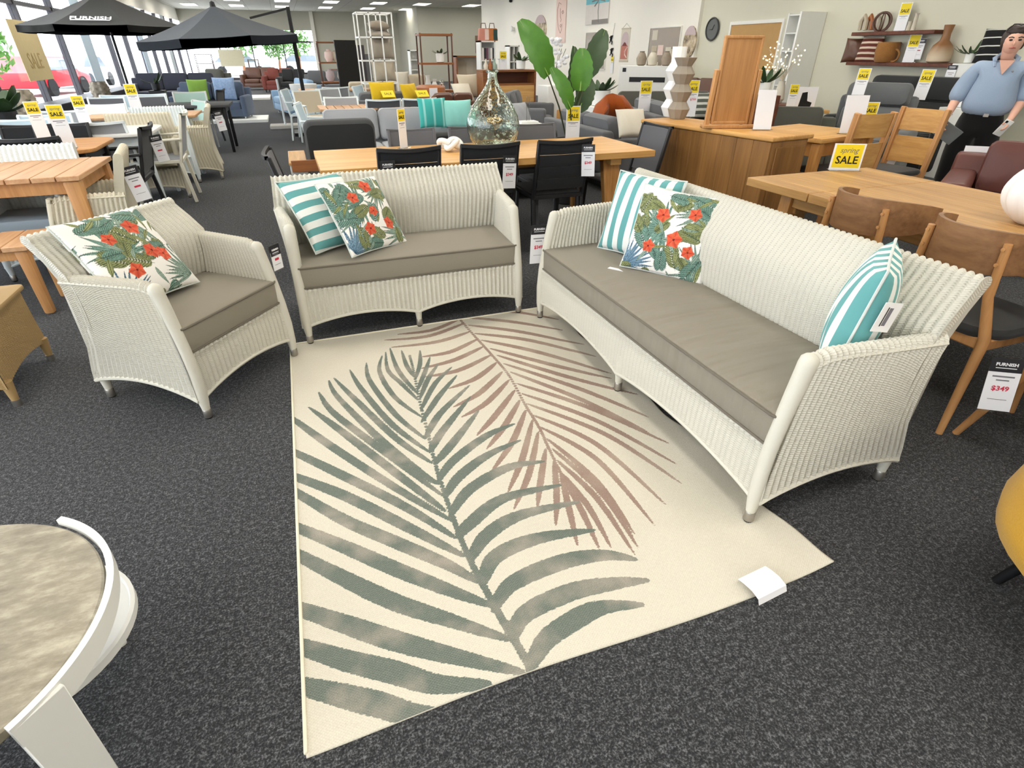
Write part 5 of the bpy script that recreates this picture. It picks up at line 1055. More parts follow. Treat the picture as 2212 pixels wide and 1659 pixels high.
t = thing('tablet', 'grey tablet folder held in the right hand of the woman', 'tablet', tuple(hd), R(-52)); t.rotation_euler = (R(25), R(30), R(-52)); part('cover', MB().box(-.07, .17, -.006, .0, -.08, .08), plain('grey_folder', (128, 134, 138), .7), t, .002); part('cover', MB().box(-.13, -.072, -.02, -.014, -.07, .07), plain('grey_folder', (128, 134, 138), .7), t, .002)
hd = WO.matrix_world @ V(.17, -.19, .86); t = thing('mobile_phone', 'white telephone held in the left hand of the woman', 'phone', tuple(hd), R(-40)); t.rotation_euler = (R(20), R(20), R(-40)); part('case', MB().box(-.035, .035, -.006, .006, -.09, .06), M_WHITE, t, .004, 2); part('lens', MB().box(-.028, -.008, -.008, -.006, .03, .05), M_BLACK, t)

price_tag('small price tag hung behind the right arm of the wicker armchair', (-.205, 3.03, .60), R(50), .07, .13, price=None)
# ================================================================== FRONT LEFT AND RIGHT EDGES
M_STONE = N('sandstone_ceramic'); _v = M_STONE.coord(); M_STONE.col(M_STONE.ramp(M_STONE.noise(M_STONE.coord('Object', (9, 22, 9)), 1.4, 8, .7), [(.30, srgb(118, 110, 94)), (.5, srgb(146, 137, 119)), (.72, srgb(186, 178, 158))])); M_STONE.set(.35); M_STONE = M_STONE.m
t = thing('coffee_table', 'round stone-topped coffee table with white metal band legs, front left', 'table', (-.92, 1.0, 0)); RT = .362
part('top', MB().lathe([(0, .425), (RT-.012, .425), (RT-.008, .43), (RT-.008, .448), (RT-.012, .452), (0, .452)], 64), M_STONE, t)
q0 = AZ(128, 1120, .46)-V(-.92, 1.0, 0); q1 = AZ(8, 1573, .46)-V(-.92, 1.0, 0); a0 = math.atan2(q0.y, q0.x); a1 = math.atan2(q1.y, q1.x)
def band_leg(a0, a1):
    rows = []
    for k in range(33):
        f = k/32; a = a0+(a1-a0)*f; zt = .462; zb = 0.462-.016-.040*min(1, f*1.25); c, s_ = math.cos(a), math.sin(a)
        rows.append([V(c*RT, s_*RT, zb), V(c*RT, s_*RT, zt), V(c*(RT+.014), s_*(RT+.014), zt), V(c*(RT+.014), s_*(RT+.014), zb), V(c*RT, s_*RT, zb)])
    mb = MB().grid(rows); mb.f.append((0, 1, 2, 3)); n = len(mb.v)-5; mb.f.append((n+3, n+2, n+1, n)); o = part('band', mb, M_WHITE, t)
    c, s_ = math.cos(a1), math.sin(a1); tx, ty = -s_, c; ctr = V(c*(RT+.007), s_*(RT+.007), 0)
    part('leg', MB().prism([(0, 0), (.075, 0), (.09, .455), (0, .455)], -.007, .007, 'xz', Matrix.Translation(ctr) @ Matrix(((tx, c, 0, 0), (ty, s_, 0, 0), (0, 0, 1, 0), (0, 0, 0, 1)))), M_WHITE, t, .002)
for k in range(2): band_leg(a0+PI*k, a1+PI*k)
lt2 = thing('side_table', 'low white round table tucked beneath the stone coffee table', 'table', (-.84, 1.18, 0)); part('top', MB().lathe([(0, .19), (.225, .19), (.23, .195), (.23, .218), (.22, .22), (.215, .21), (0, .208)], 48), M_WHITE, lt2)
for k in range(3): a = R(40+120*k); part('leg', MB().lathe([(.012, 0), (.018, .19)], 10, Matrix.Translation((.15*math.cos(a), .15*math.sin(a), 0))), M_WHITE, lt2)
# natural woven ottoman, left edge
mwn = wicker('natural_wicker', (176, 146, 100))
t = thing('woven_ottoman', 'natural tan woven ottoman at the left edge below the teak bench', 'ottoman', (-1.48, 3.11, 0), R(90)); OW = .48
def opath(s):
    out = []; a = s*4; i = min(int(a), 3); f = a-i; cs = [(-1, 0), (1, 0), (1, 1), (-1, 1), (-1, 0)]; p, q = cs[i], cs[i+1]; x = p[0]+(q[0]-p[0])*f; y_ = p[1]+(q[1]-p[1])*f; nn = [V(0, -1, 0), V(1, 0, 0), V(0, 1, 0), V(-1, 0, 0)][i]
    for k in range(8):
        z = .10+.035*math.sin(PI*f)+(.42-.10-.035*math.sin(PI*f))*k/7; fl = 1+.05*(1-z/.42)**2; out.append((V(x*(OW/2+.02)*fl-0, (y_*.54-.27)*fl+.27, z), nn))
    return out
part('woven_side', rib_surface('woven_side', opath, 2.0, .018, .002, 4), mwn, t); part('woven_top', MB().prism(rrect(OW+.06, .60, 0, .03, 4), .405, .43, 'xy', Matrix.Translation((0, .27, 0))), mwn, t, .008, 2)
for sx in (-1, 1):
    for yy in (0, .54):
        lg = part('leg', MB().lathe([(.016, .03), (.026, .13)], 10, Matrix.Translation((sx*OW/2, yy, 0))), mwn, t); part('ferrule', MB().lathe([(.018, 0), (.0185, .032)], 12, Matrix.Translation((sx*OW/2, yy, 0))), M_STEEL, lg)
# mustard tub chair, right edge
t = thing('tub_chair', 'mustard yellow upholstered tub chair with black legs at the right edge', 'armchair', (1.95, .25, 0)); M_MUST = fabric('mustard_velvet', (206, 158, 46), (176, 128, 28), 220, .85, .3)
part('shell', MB().lathe([(0, .20), (.30, .20), (.37, .235), (.425, .29), (.435, .355), (.42, .445), (.40, .55), (.38, .57), (.35, .56), (.34, .5), (.34, .38), (0, .36)], 40), M_MUST, t); c = cushion('seat_cushion', .6, .6, .08, M_MUST, t, .03, .28, False, .03, 8); c.location = (0, 0, .34)
for k in range(4): a = R(106+90*k); part('leg', MB().tube([V(.26*math.cos(a), .26*math.sin(a), .23), V(.33*math.cos(a), .33*math.sin(a), 0)], [.02, .014], 10), M_BLACK, t)

# ================================================================== LEFT SIDE: TEAK AND WHITE OUTDOOR SETS
t = table('teak outdoor dining table with wide slats, behind the white wicker armchair', (-2.15, 4.98, 0), 0, 1.52, .86, .75, M_TEAKY, M_TEAKZ, .032, lw=.10, inset=.02, boards=11, gap=.006, apron=.085, name='slatted_table')
t = table('teak slatted bench beside the teak dining table', (-2.45, 4.26, 0), 0, 1.62, .42, .45, M_TEAKY, M_TEAKZ, .03, lw=.07, inset=.02, boards=12, gap=.006, apron=.06, name='bench', cat='bench')
mwb = wicker('beige_wicker', (214, 206, 184)); mwi = wicker('ice_white_wicker', (222, 230, 232)); mwg = wicker('blue_grey_wicker', (156, 170, 182))
def chat(px, py, z, rz, off=.36): p = AZ(px, py, z); return (p.x-off*-math.sin(rz), p.y-off*math.cos(rz), 0)
def wchair(label, px, py, rz, m, W=.48, zt=.86, za=.62, name='wicker_chair', **k):
    p = AZ(px, py, zt); D = .56; return wicker_seat(name, label, 'chair', W, (p.x+math.sin(rz)*D, p.y-math.cos(rz)*D, 0), rz, Dr=.54, va=.5, vt=.56, zt=zt, za=za, mat=m, pitch=.034, **k)
wchair('ice white wicker chair on the far side of the teak slatted table', 62, 310, 0, mwi)
wchair('beige wicker chair with a tag at the right end of the teak table', 268, 320, R(-82), mwb); price_tag('price tag with black header on the beige wicker chair back', AY(276, 360, 4.70), R(28), price=None, roll=R(-8))
single('wicker_bench', MB().prism(rrect(1.5, .42, 0, .05, 4), .30, .44), mwg, 'blue-grey wicker bench pushed under the teak slatted table', 'bench', (-2.3, 5.02, .0), bevel=.02, seg=2)
M_SKYSL = fabric('ice_blue_sling', (188, 206, 216), (164, 184, 196)); M_ICE = plain('ice_white_frame', (222, 230, 232), .4, 0, .02); M_GSL = fabric('pale_grey_sling', (158, 160, 164), (136, 138, 142)); M_MINT = fabric('mint_sling', (176, 200, 190), (150, 178, 168)); M_TBL = plain('white_stone_top', (232, 230, 226), .35, 0, .03, 8)
table('dark-legged teak table with rounded corners carrying two sale signs', (-2.35, 6.28, 0), 0, 1.45, .92, .75, wood('teak_x', (214, 158, 96), (176, 118, 64), 0, 1, .5, .1), M_BLACK, .03, lw=.07, inset=.08, corner=.16, name='dining_table', splay=.03)
sale_sign('large sale sign on the rounded teak table, right one', AZ(150, 320, .752), R(14), .115, .33, price=None); sale_sign('sale sign on the rounded teak table, left one', AZ(100, 308, .752), R(14), .105, .33, price=None)
sling_chair('black sling chair at the right end of the rounded teak table', chat(312, 268, .88, R(-90)), R(-90), M_DKFRAME, M_BLKSL, .5, .88, True, False, name='dining_chair'); price_tag('price tag on the black sling chair at the rounded teak table', AY(332, 292, 6.45), R(28), price=None, roll=R(-6))
sling_chair('black sling chair with its back to the teak slatted table', chat(45, 296, .88, PI), PI, M_DKFRAME, M_BLKSL, .5, .88, True, False, name='dining_chair'); sling_chair('black sling chair on the far side of the rounded teak table, left', chat(58, 268, .86, 0), 0, M_DKFRAME, M_BLKSL, .46, .86, True, False, name='dining_chair'); sling_chair('black sling chair on the far side of the rounded teak table, right', chat(130, 266, .86, 0), 0, M_DKFRAME, M_BLKSL, .46, .86, True, False, name='dining_chair')
table('white oval-cornered outdoor table among white chairs', (-2.05, 7.45, 0), 0, 1.3, .95, .74, M_TBL, M_ICE, .03, lw=.05, inset=.06, corner=.2, name='dining_table', splay=.04); sale_sign('sale sign on the white oval-cornered table', AZ(190, 280, .745), R(12), .11, .32)
G5 = 'white framed outdoor chairs on the left'
for lab, px, py, rz, mf, mc in [('white chair with pale grey sling in front of the white table', 205, 262, PI, M_ICE, M_GSL), ('ice blue chair at the far left by the windows', 42, 256, R(10), M_ICE, M_SKYSL), ('ice blue chair second from the far left', 95, 246, R(5), M_ICE, M_SKYSL), ('white chair behind the larger sale sign', 125, 238, 0, M_ICE, M_GSL), ('white chair with marbled back behind the white table', 222, 224, 0, M_ICE, M_TBL), ('white framed chair with slate sling near the windows', 228, 209, 0, M_ICE, M_GRYSL), ('ice blue chair beside the umbrella pole', 252, 204, 0, M_ICE, M_SKYSL), ('ice blue chair behind the second sale sign row', 322, 202, 0, M_ICE, M_SKYSL), ('slate blue chair in the second sale sign row', 318, 206, R(15), M_ICE, M_GRYSL)]:
    sling_chair(lab, chat(px, py, .86, rz), rz, mf, mc, .5, .86, True, False, name='outdoor_chair', group=G5)
wchair('pale beige wicker chair back right of the white table', 296, 243, R(10), mwb, W=.56); wchair('ice white wicker chair behind the pale beige wicker chair', 338, 229, R(8), mwi, W=.52)
sling_chair('tall white slat-side chair facing left beside the aisle', chat(392, 240, .9, R(-88)), R(-88), plain('warm_white_frame', (226, 222, 206), .45, 0, .02), M_GSL, .52, .9, True, False, name='outdoor_chair', group=G5)
wchair('beige wicker tub chair beside the aisle with a tag', 452, 227, R(-86), mwb, W=.58, za=.66); price_tag('price tag on the beige wicker tub chair', AY(468, 240, 8.72), R(28), price=None, roll=R(-6))
table('pale timber table behind the tall white chair', (AZ(400, 245, .74).x-.5, AZ(400, 245, .74).y+.1, 0), 0, 1.3, .8, .74, M_TEAKY, M_ICE, .03, lw=.06, name='dining_table'); sale_sign('sale sign in the second row beside the umbrella base', AZ(300, 250, .745), R(10), .13, .36)
table('dark low table with mint chairs further down the aisle', (AZ(405, 224, .72).x, AZ(405, 224, .72).y, 0), 0, 1.3, .9, .72, plain('charcoal_top', (66, 66, 68), .5), M_BLACK, .04, lw=.06, name='dining_table'); sling_chair('mint sling chair at the dark table', chat(408, 197, .88, 0), 0, M_GREYF, M_MINT, .52, .88, True, False, name='outdoor_chair'); sling_chair('mint sling chair at the near side of the dark table', chat(432, 216, .8, R(-60)), R(-60), M_GREYF, M_MINT, .5, .8, True, False, name='outdoor_chair'); sling_chair('black chair with bent arms beside the navy sofa', chat(476, 192, .86, R(-100)), R(-100), M_DKFRAME, M_GRYSL, .5, .86, True, False, name='outdoor_chair')
sofa('slate blue outdoor sofa left of the aisle', (-1.75, 16.6, 0), R(-10), 1.7, M_NAVY, 2, .85, .78, .12, .55, legs=M_WHITE); scatter('blue and white leaf-print cushion on the slate blue sofa', AY(485, 192, 16.35), R(-8), R(15), .5, fabric('blue_leaf_print', (176, 196, 220), (96, 128, 176), 22)); scatter('green cushion at the left end of the slate blue sofa', AY(428, 194, 16.4), R(-6), R(15), .45, fabric('lime_cotton', (132, 172, 72))); single('display_platform', MB().box(-1.2, 1.2, -.6, .6, 0, .06), M_WHITE, 'white display platform under the slate blue sofa', 'platform', (-1.75, 16.3, -.001))
sofa('charcoal sofa behind the slate blue sofa', (-3.2, 21.5, 0), R(-8), 2.6, fabric('near_black_blue', (52, 54, 66)), 3, .9, .85, .2, .62); sofa('olive armchair on a platform at the end of the aisle', (-2.4, 24.0, 0), R(-30), 1.0, M_BG, 1, .9, .9, .18, .62, cat='armchair', name='armchair'); single('display_platform', MB().box(-1.6, 1.6, -.9, .9, 0, .06), M_WHITE, 'white display platform under the olive armchair', 'platform', (-2.2, 24.4, -.001))
sofa('powder blue sofa with white base right of the aisle', (.20, 17.4, 0), R(-78), 1.7, M_BLUE, 2, .9, .80, .12, .56, legs=M_WHITE)
t = thing('umbrella_stand', 'pale concrete umbrella base with a white post and tag', 'umbrella base', tuple(AZ(618, 276, 0))); part('slab', MB().box(-.32, .32, -.25, .25, 0, .07), plain('pale_concrete_slab', (196, 192, 184), .9, 0, .1, 30), t, .01); part('post', MB().lathe([(.022, .07), (.022, .95)], 10), M_ICE, t); part('tag', MB().box(.02, .10, -.03, -.026, .35, .62), M_PAPER, t)
# tall sling chairs right of the aisle
for lab, px, py, rz, mc in [('white framed chair with ice blue sling, tilted back, right of the aisle', 612, 192, R(75), M_SKYSL), ('white framed chair with timber arms in front of it', 640, 222, R(80), M_SKYSL), ('beige-backed white chair behind them', 660, 194, R(20), M_BEIGE), ('white framed grey chair behind the teak-topped table', 735, 208, 0, M_GSL), ('white framed slate chair, left of the pair before the teak-topped table', 828, 213, PI, M_GRYSL), ('white framed slate chair, right of the pair before the teak-topped table', 906, 211, PI, M_GRYSL), ('white framed chair with handle hole, second row', 724, 187, PI, M_GSL), ('ice blue chair beside the white cushion rack', 770, 184, R(60), M_SKYSL), ('pale grey chair at the second row table end', 706, 190, R(30), M_GSL)]:
    sling_chair(lab, chat(px, py, .86, rz), rz, M_ICE, mc, .52, .86, True, False, name='outdoor_chair', group='white framed outdoor chairs right of the aisle')
table('teak-topped white outdoor table behind the light grey sofa', (1.35, 9.6, 0), 0, 1.9, .8, .74, M_TEAKY, M_ICE, .03, lw=.06, boards=16, gap=.01, name='slatted_table'); table('second-row outdoor table with teak top', (1.0, 14.4, 0), 0, 1.5, .8, .74, M_TEAKY, M_ICE, .03, lw=.06, name='dining_table'); table('small pale timber cube table beside the teal cushions', (AZ(945, 222, .5).x-.4, AZ(945, 222, .5).y-4.6, 0), 0, .6, .5, .62, M_OAKX, M_OAKZ, .04, lw=.08, name='side_table')
single('serving_bowl', MB().lathe([(.06, 0), (.16, .05), (.17, .06), (.15, .055), (.05, .012), (0, .012)], 20), M_TBL, 'white bowl on the teak-topped outdoor table', 'bowl', tuple(AZ(866, 226, .745)))
t = thing('shell_chair', 'white moulded shell chair with a yellow sign on its seat', 'chair', tuple(AZ(668, 262, 0)), R(30)); part('shell', MB().lathe([(0, .42), (.2, .44), (.28, .55), (.31, .80), (.29, .80), (.25, .56), (.18, .47), (0, .45)], 24), M_WHITE, t); part('pedestal', MB().lathe([(.2, 0), (.2, .01), (.03, .03), (.03, .42)], 16), M_WHITE, t); part('card', MB().box(-.07, .07, -.02, -.015, .47, .6), M_YELLOW, t)
# ------------------------------------------------------------------ umbrellas
M_CANB = fabric('black_canvas', (34, 34, 32), (24, 24, 22)); M_CANN = fabric('slate_navy_canvas', (52, 58, 66), (40, 46, 54))
def canopy(t, c, r, h, m, n=8, tilt=None, sag=.10, valance=.16, rot=0):
    M = Matrix.Translation(c) @ (tilt or Matrix.Identity(4))
    for k in range(n):
        a, b = rot+2*PI*k/n, rot+2*PI*(k+1)/n; rows = []
        for i in range(7):
            f = i/6; z = h*(1-f)-sag*h*math.sin(PI*f)*.6; rows.append([V(r*f*(math.cos(a)*(1-q)+math.cos(b)*q), r*f*(math.sin(a)*(1-q)+math.sin(b)*q), z-sag*.5*h*f*math.sin(PI*q)*.5) for q in (0, .25, .5, .75, 1)])
        rows.append([p+V(0, 0, -valance) for p in rows[-1]]); bk = [[p-V(0, 0, .006) for p in rr] for rr in rows[::-1]]
        part('canopy_panel', MB(M).grid(rows+bk), m, t); part('rib', MB(M).tube([V(0, 0, h-.05), V(r*.98*math.cos(a), r*.98*math.sin(a), -.03)], .010, 5), M_BLACK, t)
    part('finial', MB(M).lathe([(.05, h-.02), (.04, h+.05), (0, h+.07)], 10), M_BLACK, t)
t = thing('market_umbrella', 'black market umbrella with white FURNISH lettering beside the windows', 'umbrella', (-3.0, 14.5, 0)); canopy(t, V(0, 0, 1.86), 1.45, .55, M_CANB, 8, valance=.10, rot=R(22.5)); part('pole', MB().lathe([(.024, .05), (.024, 2.38)], 12), M_BLACK, t); part('base', MB().lathe([(.30, 0), (.30, .05), (.05, .07), (.04, .22)], 20), M_BLACK, t)
lo = lettering('lettering', 'FURNISH', .14, M_PAPER, t, 0.0, -1.16, 1.958, bold=.004, stretch=1.15); lo.rotation_euler = (R(-62), 0, 0); un = part('underline', MB().box(-.30, .30, -.004, 0, -.012, .014), M_PAPER, t); un.location = (0, -1.235, 1.925); un.rotation_euler = (R(-62), 0, 0)
t = thing('cantilever_umbrella', 'slate navy cantilever umbrella hanging from a side post', 'umbrella', (-.95, 13.0, 0)); canopy(t, V(0, 0, 1.66), 1.42, .50, M_CANN, 8, Matrix.Rotation(R(-3), 4, 'Y'), valance=.12, rot=R(22.5))
part('post', MB().bar((1.27, .0, 0), (1.24, 0, 2.17), .07, .07), M_BLACK, t, .01); part('arm', MB().bar((1.24, 0, 2.14), (.55, 0, 1.98), .035, .035), M_BLACK, t); part('handle', MB().bar((1.25, -.05, 1.0), (1.27, -.05, 1.35), .05, .04), M_BLACK, t); part('base', MB().box(.95, 1.6, -.32, .32, 0, .06), M_BLACK, t)

# ================================================================== FAR END OF THE SHOP
sofa('grey sofa with yellow cushions behind the teak-topped table', (1.72, 12.1, 0), PI, 1.3, M_MG, 2, .9, .76, .18, .6)
scatter('yellow cushion standing on the grey sofa, left one', AY(827, 198, 11.75), R(5), R(20), .48, M_YEL, h=.34, group='yellow cushions'); scatter('yellow cushion tipped on its corner on the grey sofa', AY(885, 200, 11.8), R(35), R(20), .40, M_YEL, h=.32, group='yellow cushions')
for i, (px, py) in enumerate(((838, 203), (912, 202))): p = AY(px, py, 11.6); t = thing('sale_card', ['yellow sale card draped on the grey sofa, left one', 'yellow sale card draped on the grey sofa, right one'][i], 'sign', tuple(p), R(10)); t.rotation_euler = (R(-50), 0, R(10)); part('card', MB().box(-.12, .12, -.002, .002, -.08, .08), M_YELLOW, t); lettering('lettering', 'SALE', .07, M_INK, t, 0, -.003, 0)
sofa('dark brown leather sofa left of the demijohn', (3.0, 11.7, 0), R(172), 1.15, M_LEATH, 2, .9, .74, .2, .6); scatter('cream cushion on the brown leather sofa', AY(1000, 200, 12.3), R(10), R(40), .42, M_CREAM); scatter('beige cushion propped beside the brown media unit', AY(1012, 186, 12.5), R(10), R(20), .46, M_BEIGE)
sofa('beige sofa with piled beige cushions behind the yellow cushions', (2.3, 15.5, 0), PI, 2.2, M_BEIGE, 3, .9, .8, .2, .6)
for i, (px, py, s_) in enumerate(((860, 178, .5), (885, 185, .55), (905, 184, .5))): scatter(['beige cushion, left of the pile on the beige sofa', 'beige cushion in the middle of the pile on the beige sofa', 'beige cushion, right of the pile on the beige sofa'][i], AY(px, py, 15.05), R(20*i-20), R(25), s_, [M_CREAM, M_BEIGE, M_BEIGE][i])
t = thing('leather_chair', 'tan leather club chair back with a white card over it', 'chair', (AY(928, 186, 13.6).x, 13.6, 0), PI); part('back', MB().lathe([(.22, 0), (.26, .1), (.34, .3), (.36, .6), (.33, .78), (.24, .82), (0, .82)], 24), M_TAN, t); part('card', MB().box(-.09, .09, .345, .352, .45, .78), M_PAPER, t)
t = thing('media_unit', 'brown timber media unit with open shelf behind the demijohn', 'cabinet', (AY(1092, 170, 12.2).x, 12.2, 0), R(0)); mu0 = AY(1036, 150, 12.2).x-AY(1092, 170, 12.2).x; mu1 = AY(1150, 150, 12.2).x-AY(1092, 170, 12.2).x
part('top', MB().box(mu0, mu1, -.22, .22, 1.10, 1.14), M_BROWNW, t, .005); part('side', MB().box(mu0, mu0+.12, -.22, .22, .1, 1.10), M_BROWNW, t, .005); part('side', MB().box(mu1-.04, mu1, -.22, .22, .1, 1.10), M_BROWNW, t, .005); part('shelf_back', MB().box(mu0+.12, mu1-.04, .18, .22, .5, 1.10), M_DKWOOD, t); part('drawer_front', MB().box(mu0+.12, mu1-.04, -.22, -.18, .55, .86), M_OAKX, t, .004); part('shelf', MB().box(mu0+.12, mu1-.04, -.2, .2, .86, .90), M_BROWNW, t); part('leg', MB().box(mu0+.05, mu0+.1, -.2, -.15, 0, .1), M_BROWNW, t); part('leg', MB().box(mu1-.1, mu1-.05, -.2, -.15, 0, .1), M_BROWNW, t)
mux = AY(1092, 170, 12.2).x
sale_sign('sale sign on top of the brown media unit', V(AY(1087, 145, 12.1).x, 12.1, 1.142), 0, .15, .32); leafy('green plant in a white pot on the brown media unit', V(AY(1125, 140, 12.1).x, 12.1, 1.142), 9, .26, .08, M_LEAFD, M_WHITE, .09, .16, seed=21)
for i in range(4): single('decor_bottle', MB().lathe([(.04, 0), (.05, .08), (.02, .13), (.02, .18), (.03, .19)], 10), [M_CREAM, M_TAN, plain('sage_glass', (150, 176, 160), .3), M_WHITE][i], ['cream bottle at the left on the brown media unit', 'tan bottle on the brown media unit', 'sage green bottle on the brown media unit', 'white bottle beside the sale sign on the media unit'][i], 'bottle', (mux+mu0+.12+.09*i, 12.15, 1.142))
t = thing('silk_flowers', 'white silk flower arrangement behind the big green leaf', 'flowers', (AY(1200, 150, 11.0).x, 11.0, .9)); part('vase', MB().lathe([(.06, 0), (.09, .1), (.05, .22), (.055, .24), (.04, .2), (0, .1)], 14), M_WHITE, t); rs = random.Random(5)
for k in range(26): a = rs.uniform(0, 6.28); q = V(.26*rs.random()*math.cos(a), .2*rs.random()*math.sin(a), .32+.45*rs.random()); part('blossom', MB().ball(q, .05, 7, (1, 1, .7)), M_PAPER, t)
for k in range(6): part('stem', MB().tube([V(0, 0, .2), V(.2*math.cos(k), .12*math.sin(k), .6)], .005, 4), M_STEM, t)
single('plinth', MB().box(-.25, .25, -.25, .25, 0, .898), M_WHITE, 'white plinth carrying the silk flowers', 'plinth', (AY(1200, 150, 11.0).x, 11.0, 0), bevel=.005)
def cube_shelf(label, px0, px1, pyt, Y, cols, rows_, dep=.36):
    a, b = AY(px0, pyt, Y), AY(px1, pyt, Y); w = b.x-a.x; h = a.z; t = thing('cube_shelf', label, 'shelf', ((a.x+b.x)/2, Y, 0), 0)
    part('case', MB().box(-w/2, -w/2+.03, 0, dep, 0, h).box(w/2-.03, w/2, 0, dep, 0, h).box(-w/2, w/2, 0, dep, h-.03, h).box(-w/2, w/2, 0, dep, 0, .04).box(-w/2, w/2, dep-.01, dep, 0, h), M_WHITE, t)
    for i in range(1, rows_): part('shelf', MB().box(-w/2+.03, w/2-.03, 0, dep-.01, h*i/rows_-.01, h*i/rows_+.01), M_WHITE, t)
    for i in range(1, cols): part('divider', MB().box(-w/2+w*i/cols-.01, -w/2+w*i/cols+.01, 0, dep-.01, .04, h-.03), M_WHITE, t)
    return t, w, h
bookm = [plain('book_white', (226, 222, 216), .7), plain('book_black', (44, 42, 46), .7), plain('book_plum', (110, 70, 88), .7), plain('book_grey', (150, 150, 150), .7)]
t, w, h = cube_shelf('white cube shelf with two handbags on top', 1037, 1070, 88, 15.0, 1, 4); bx_ = t.location.x
for i in range(6): single('book', MB().box(-.025, .025, 0, .22, 0, .26), bookm[i % 4], '%s upright book in the white cube shelf, number %s from its left side' % (['white', 'black', 'plum', 'grey', 'white', 'black'][i], ['one', 'two', 'three', 'four', 'five', 'six'][i]), 'book', (bx_-.12+.055*i, 15.03, h*.75+.011), group='books in the white cube shelf')
for i in range(2): t = thing('handbag', ['coral and blush handbag on the white cube shelf', 'orange and dark green handbag on the white cube shelf'][i], 'handbag', (bx_-.06+.22*i, 15.15, h+.001)); part('bag', MB().prism([(-.14, 0), (.14, 0), (.11, .26), (-.11, .26)], -.06, .06, 'xz'), [plain('coral_hide', (204, 136, 118), .6, 0, .15, 8), plain('rust_green_hide', (190, 110, 50), .6, 0, .3, 5)][i], t, .015, 2); part('side_panel', MB().box(.02, .12, -.066, -.06, .02, .24), [M_BLUSH, plain('deep_green_hide', (30, 66, 62), .6)][i], t); part('strap', MB().tube([V(-.07, 0, .25), V(-.05, 0, .36), V(.05, 0, .36), V(.07, 0, .25)], .01, 6), M_LEATH, t)
cube_shelf('small white bookcase behind the big green leaf', 1100, 1122, 98, 17.0, 2, 4); cube_shelf('white shelf stand near the far column', 884, 904, 108, 22.0, 1, 5)
def etagere(label, px0, px1, pyt, Y, shelves, m, dep=.4):
    a, b = AY(px0, pyt, Y), AY(px1, pyt, Y); w = b.x-a.x; h = a.z; t = thing('display_shelf', label, 'shelf', ((a.x+b.x)/2, Y, 0), 0)
    for sx in (-1, 1):
        for yy in (0, dep): part('upright', MB().box(sx*(w/2-.015)-.015, sx*(w/2-.015)+.015, yy-.015, yy+.015, 0, h), M_LEATH, t)
    for i in range(shelves): z = h-.03-(h-.15)*i/(shelves-1); part('shelf', MB().box(-w/2-.01, w/2+.01, -.02, dep+.02, z-.02, z+.02), m, t)
    return t, w, h
t, w, h = etagere('open brown display shelf in the centre background', 905, 976, 71, 14.0, 4, M_BROWNW); ex = t.location.x; sz = [h-.03-(h-.15)*i/3+.021 for i in range(4)]
leafy('trailing green plant in a white pot on the centre display shelf', V(ex+.12, 14.2, sz[1]), 10, .2, .07, M_LEAFD, M_WHITE, .09, .18, .5, seed=31)
for i, (dx, hh, m) in enumerate(((-.2, .3, M_WHITE), (-.05, .22, M_WHITE), (.12, .2, M_CLEAR))): single('display_vase', MB().lathe([(.05, 0), (.08, hh*.3), (.04, hh*.75), (.06, hh), (.045, hh), (.03, hh*.7), (0, hh*.3)], 14), m, ['tall white vase on the middle tier of the centre display shelf', 'short white vase on the middle tier of the centre display shelf', 'clear glass vase on the middle tier of the centre display shelf'][i], 'vase', (ex+dx, 14.2, sz[2]))
t, w, h = etagere('open brown display shelf left of the cushion rack', 683, 745, 89, 20.0, 4, M_BROWNW); ex2 = t.location.x; sz = [h-.03-(h-.15)*i/3+.021 for i in range(4)]
for i, (dx, tier, m) in enumerate(((-.1, 1, M_BLUSH), (.12, 1, M_BEIGE), (-.15, 2, M_MAUVE), (.2, 2, M_CREAM), (-.1, 3, M_LEATH), (.15, 3, M_BLUSH))): single('display_ornament', MB().lathe([(.08, 0), (.14, .12), (.12, .26), (.05, .30), (.06, .33), (0, .33)], 12), m, '%s ornament on the %s tier of the left display shelf' % (['blush', 'beige', 'mauve', 'cream', 'brown leather', 'pink'][i], ['top', 'top', 'middle', 'middle', 'lower', 'lower'][i]), 'ornament', (ex2+dx, 20.2, sz[tier]))
# cushion rack of white wire
Y0 = 13.2; a, b = AY(762, 40, Y0), AY(836, 28, Y0); RW = b.x-a.x; t = thing('cushion_rack', 'tall white wire rack stacked with taupe cushions', 'rack', ((a.x+b.x)/2+.08, Y0, 0)); RH = 2.12
for x in (-RW/2, -RW/6, RW/6, RW/2):
    for yy in (0, .6): part('upright', MB().box(x-.012, x+.012, yy-.012, yy+.012, 0, RH), M_WHITE, t)
for k in range(6): z = .05+.41*k; part('tier', MB().box(-RW/2, RW/2, -.012, .012, z, z+.024).box(-RW/2, RW/2, .588, .612, z, z+.024).box(-RW/2-.012, -RW/2+.012, 0, .6, z, z+.024).box(RW/2-.012, RW/2+.012, 0, .6, z, z+.024).box(-.012, .012, 0, .6, z, z+.024), M_WHITE, t)
rx = t.location.x; rackm = [fabric('rack_taupe', (150, 138, 122)), fabric('rack_sand', (196, 184, 164)), fabric('rack_stone', (172, 162, 148)), fabric('rack_mocha', (124, 108, 94))]
for k in range(4): scatter('%s cushion standing in the %s tier of the white rack' % (['mocha', 'taupe', 'sand', 'stone'][k], ['bottom', 'second', 'third', 'fourth'][k]), V(rx+.12, Y0+.28, .28+.41*k), R(5), R(8), .50, [rackm[3], rackm[0], rackm[1], rackm[2]][k], .24, h=.38, group='cushions in the white rack')
for k in range(2): o = scatter(['lower round cushion lying on top tier of the white rack', 'upper round cushion lying on top tier of the white rack'][k], V(rx+.1, Y0+.28, 1.77+.14*k), 0, R(80), .42, rackm[2-2*k], .16, group='cushions in the white rack')
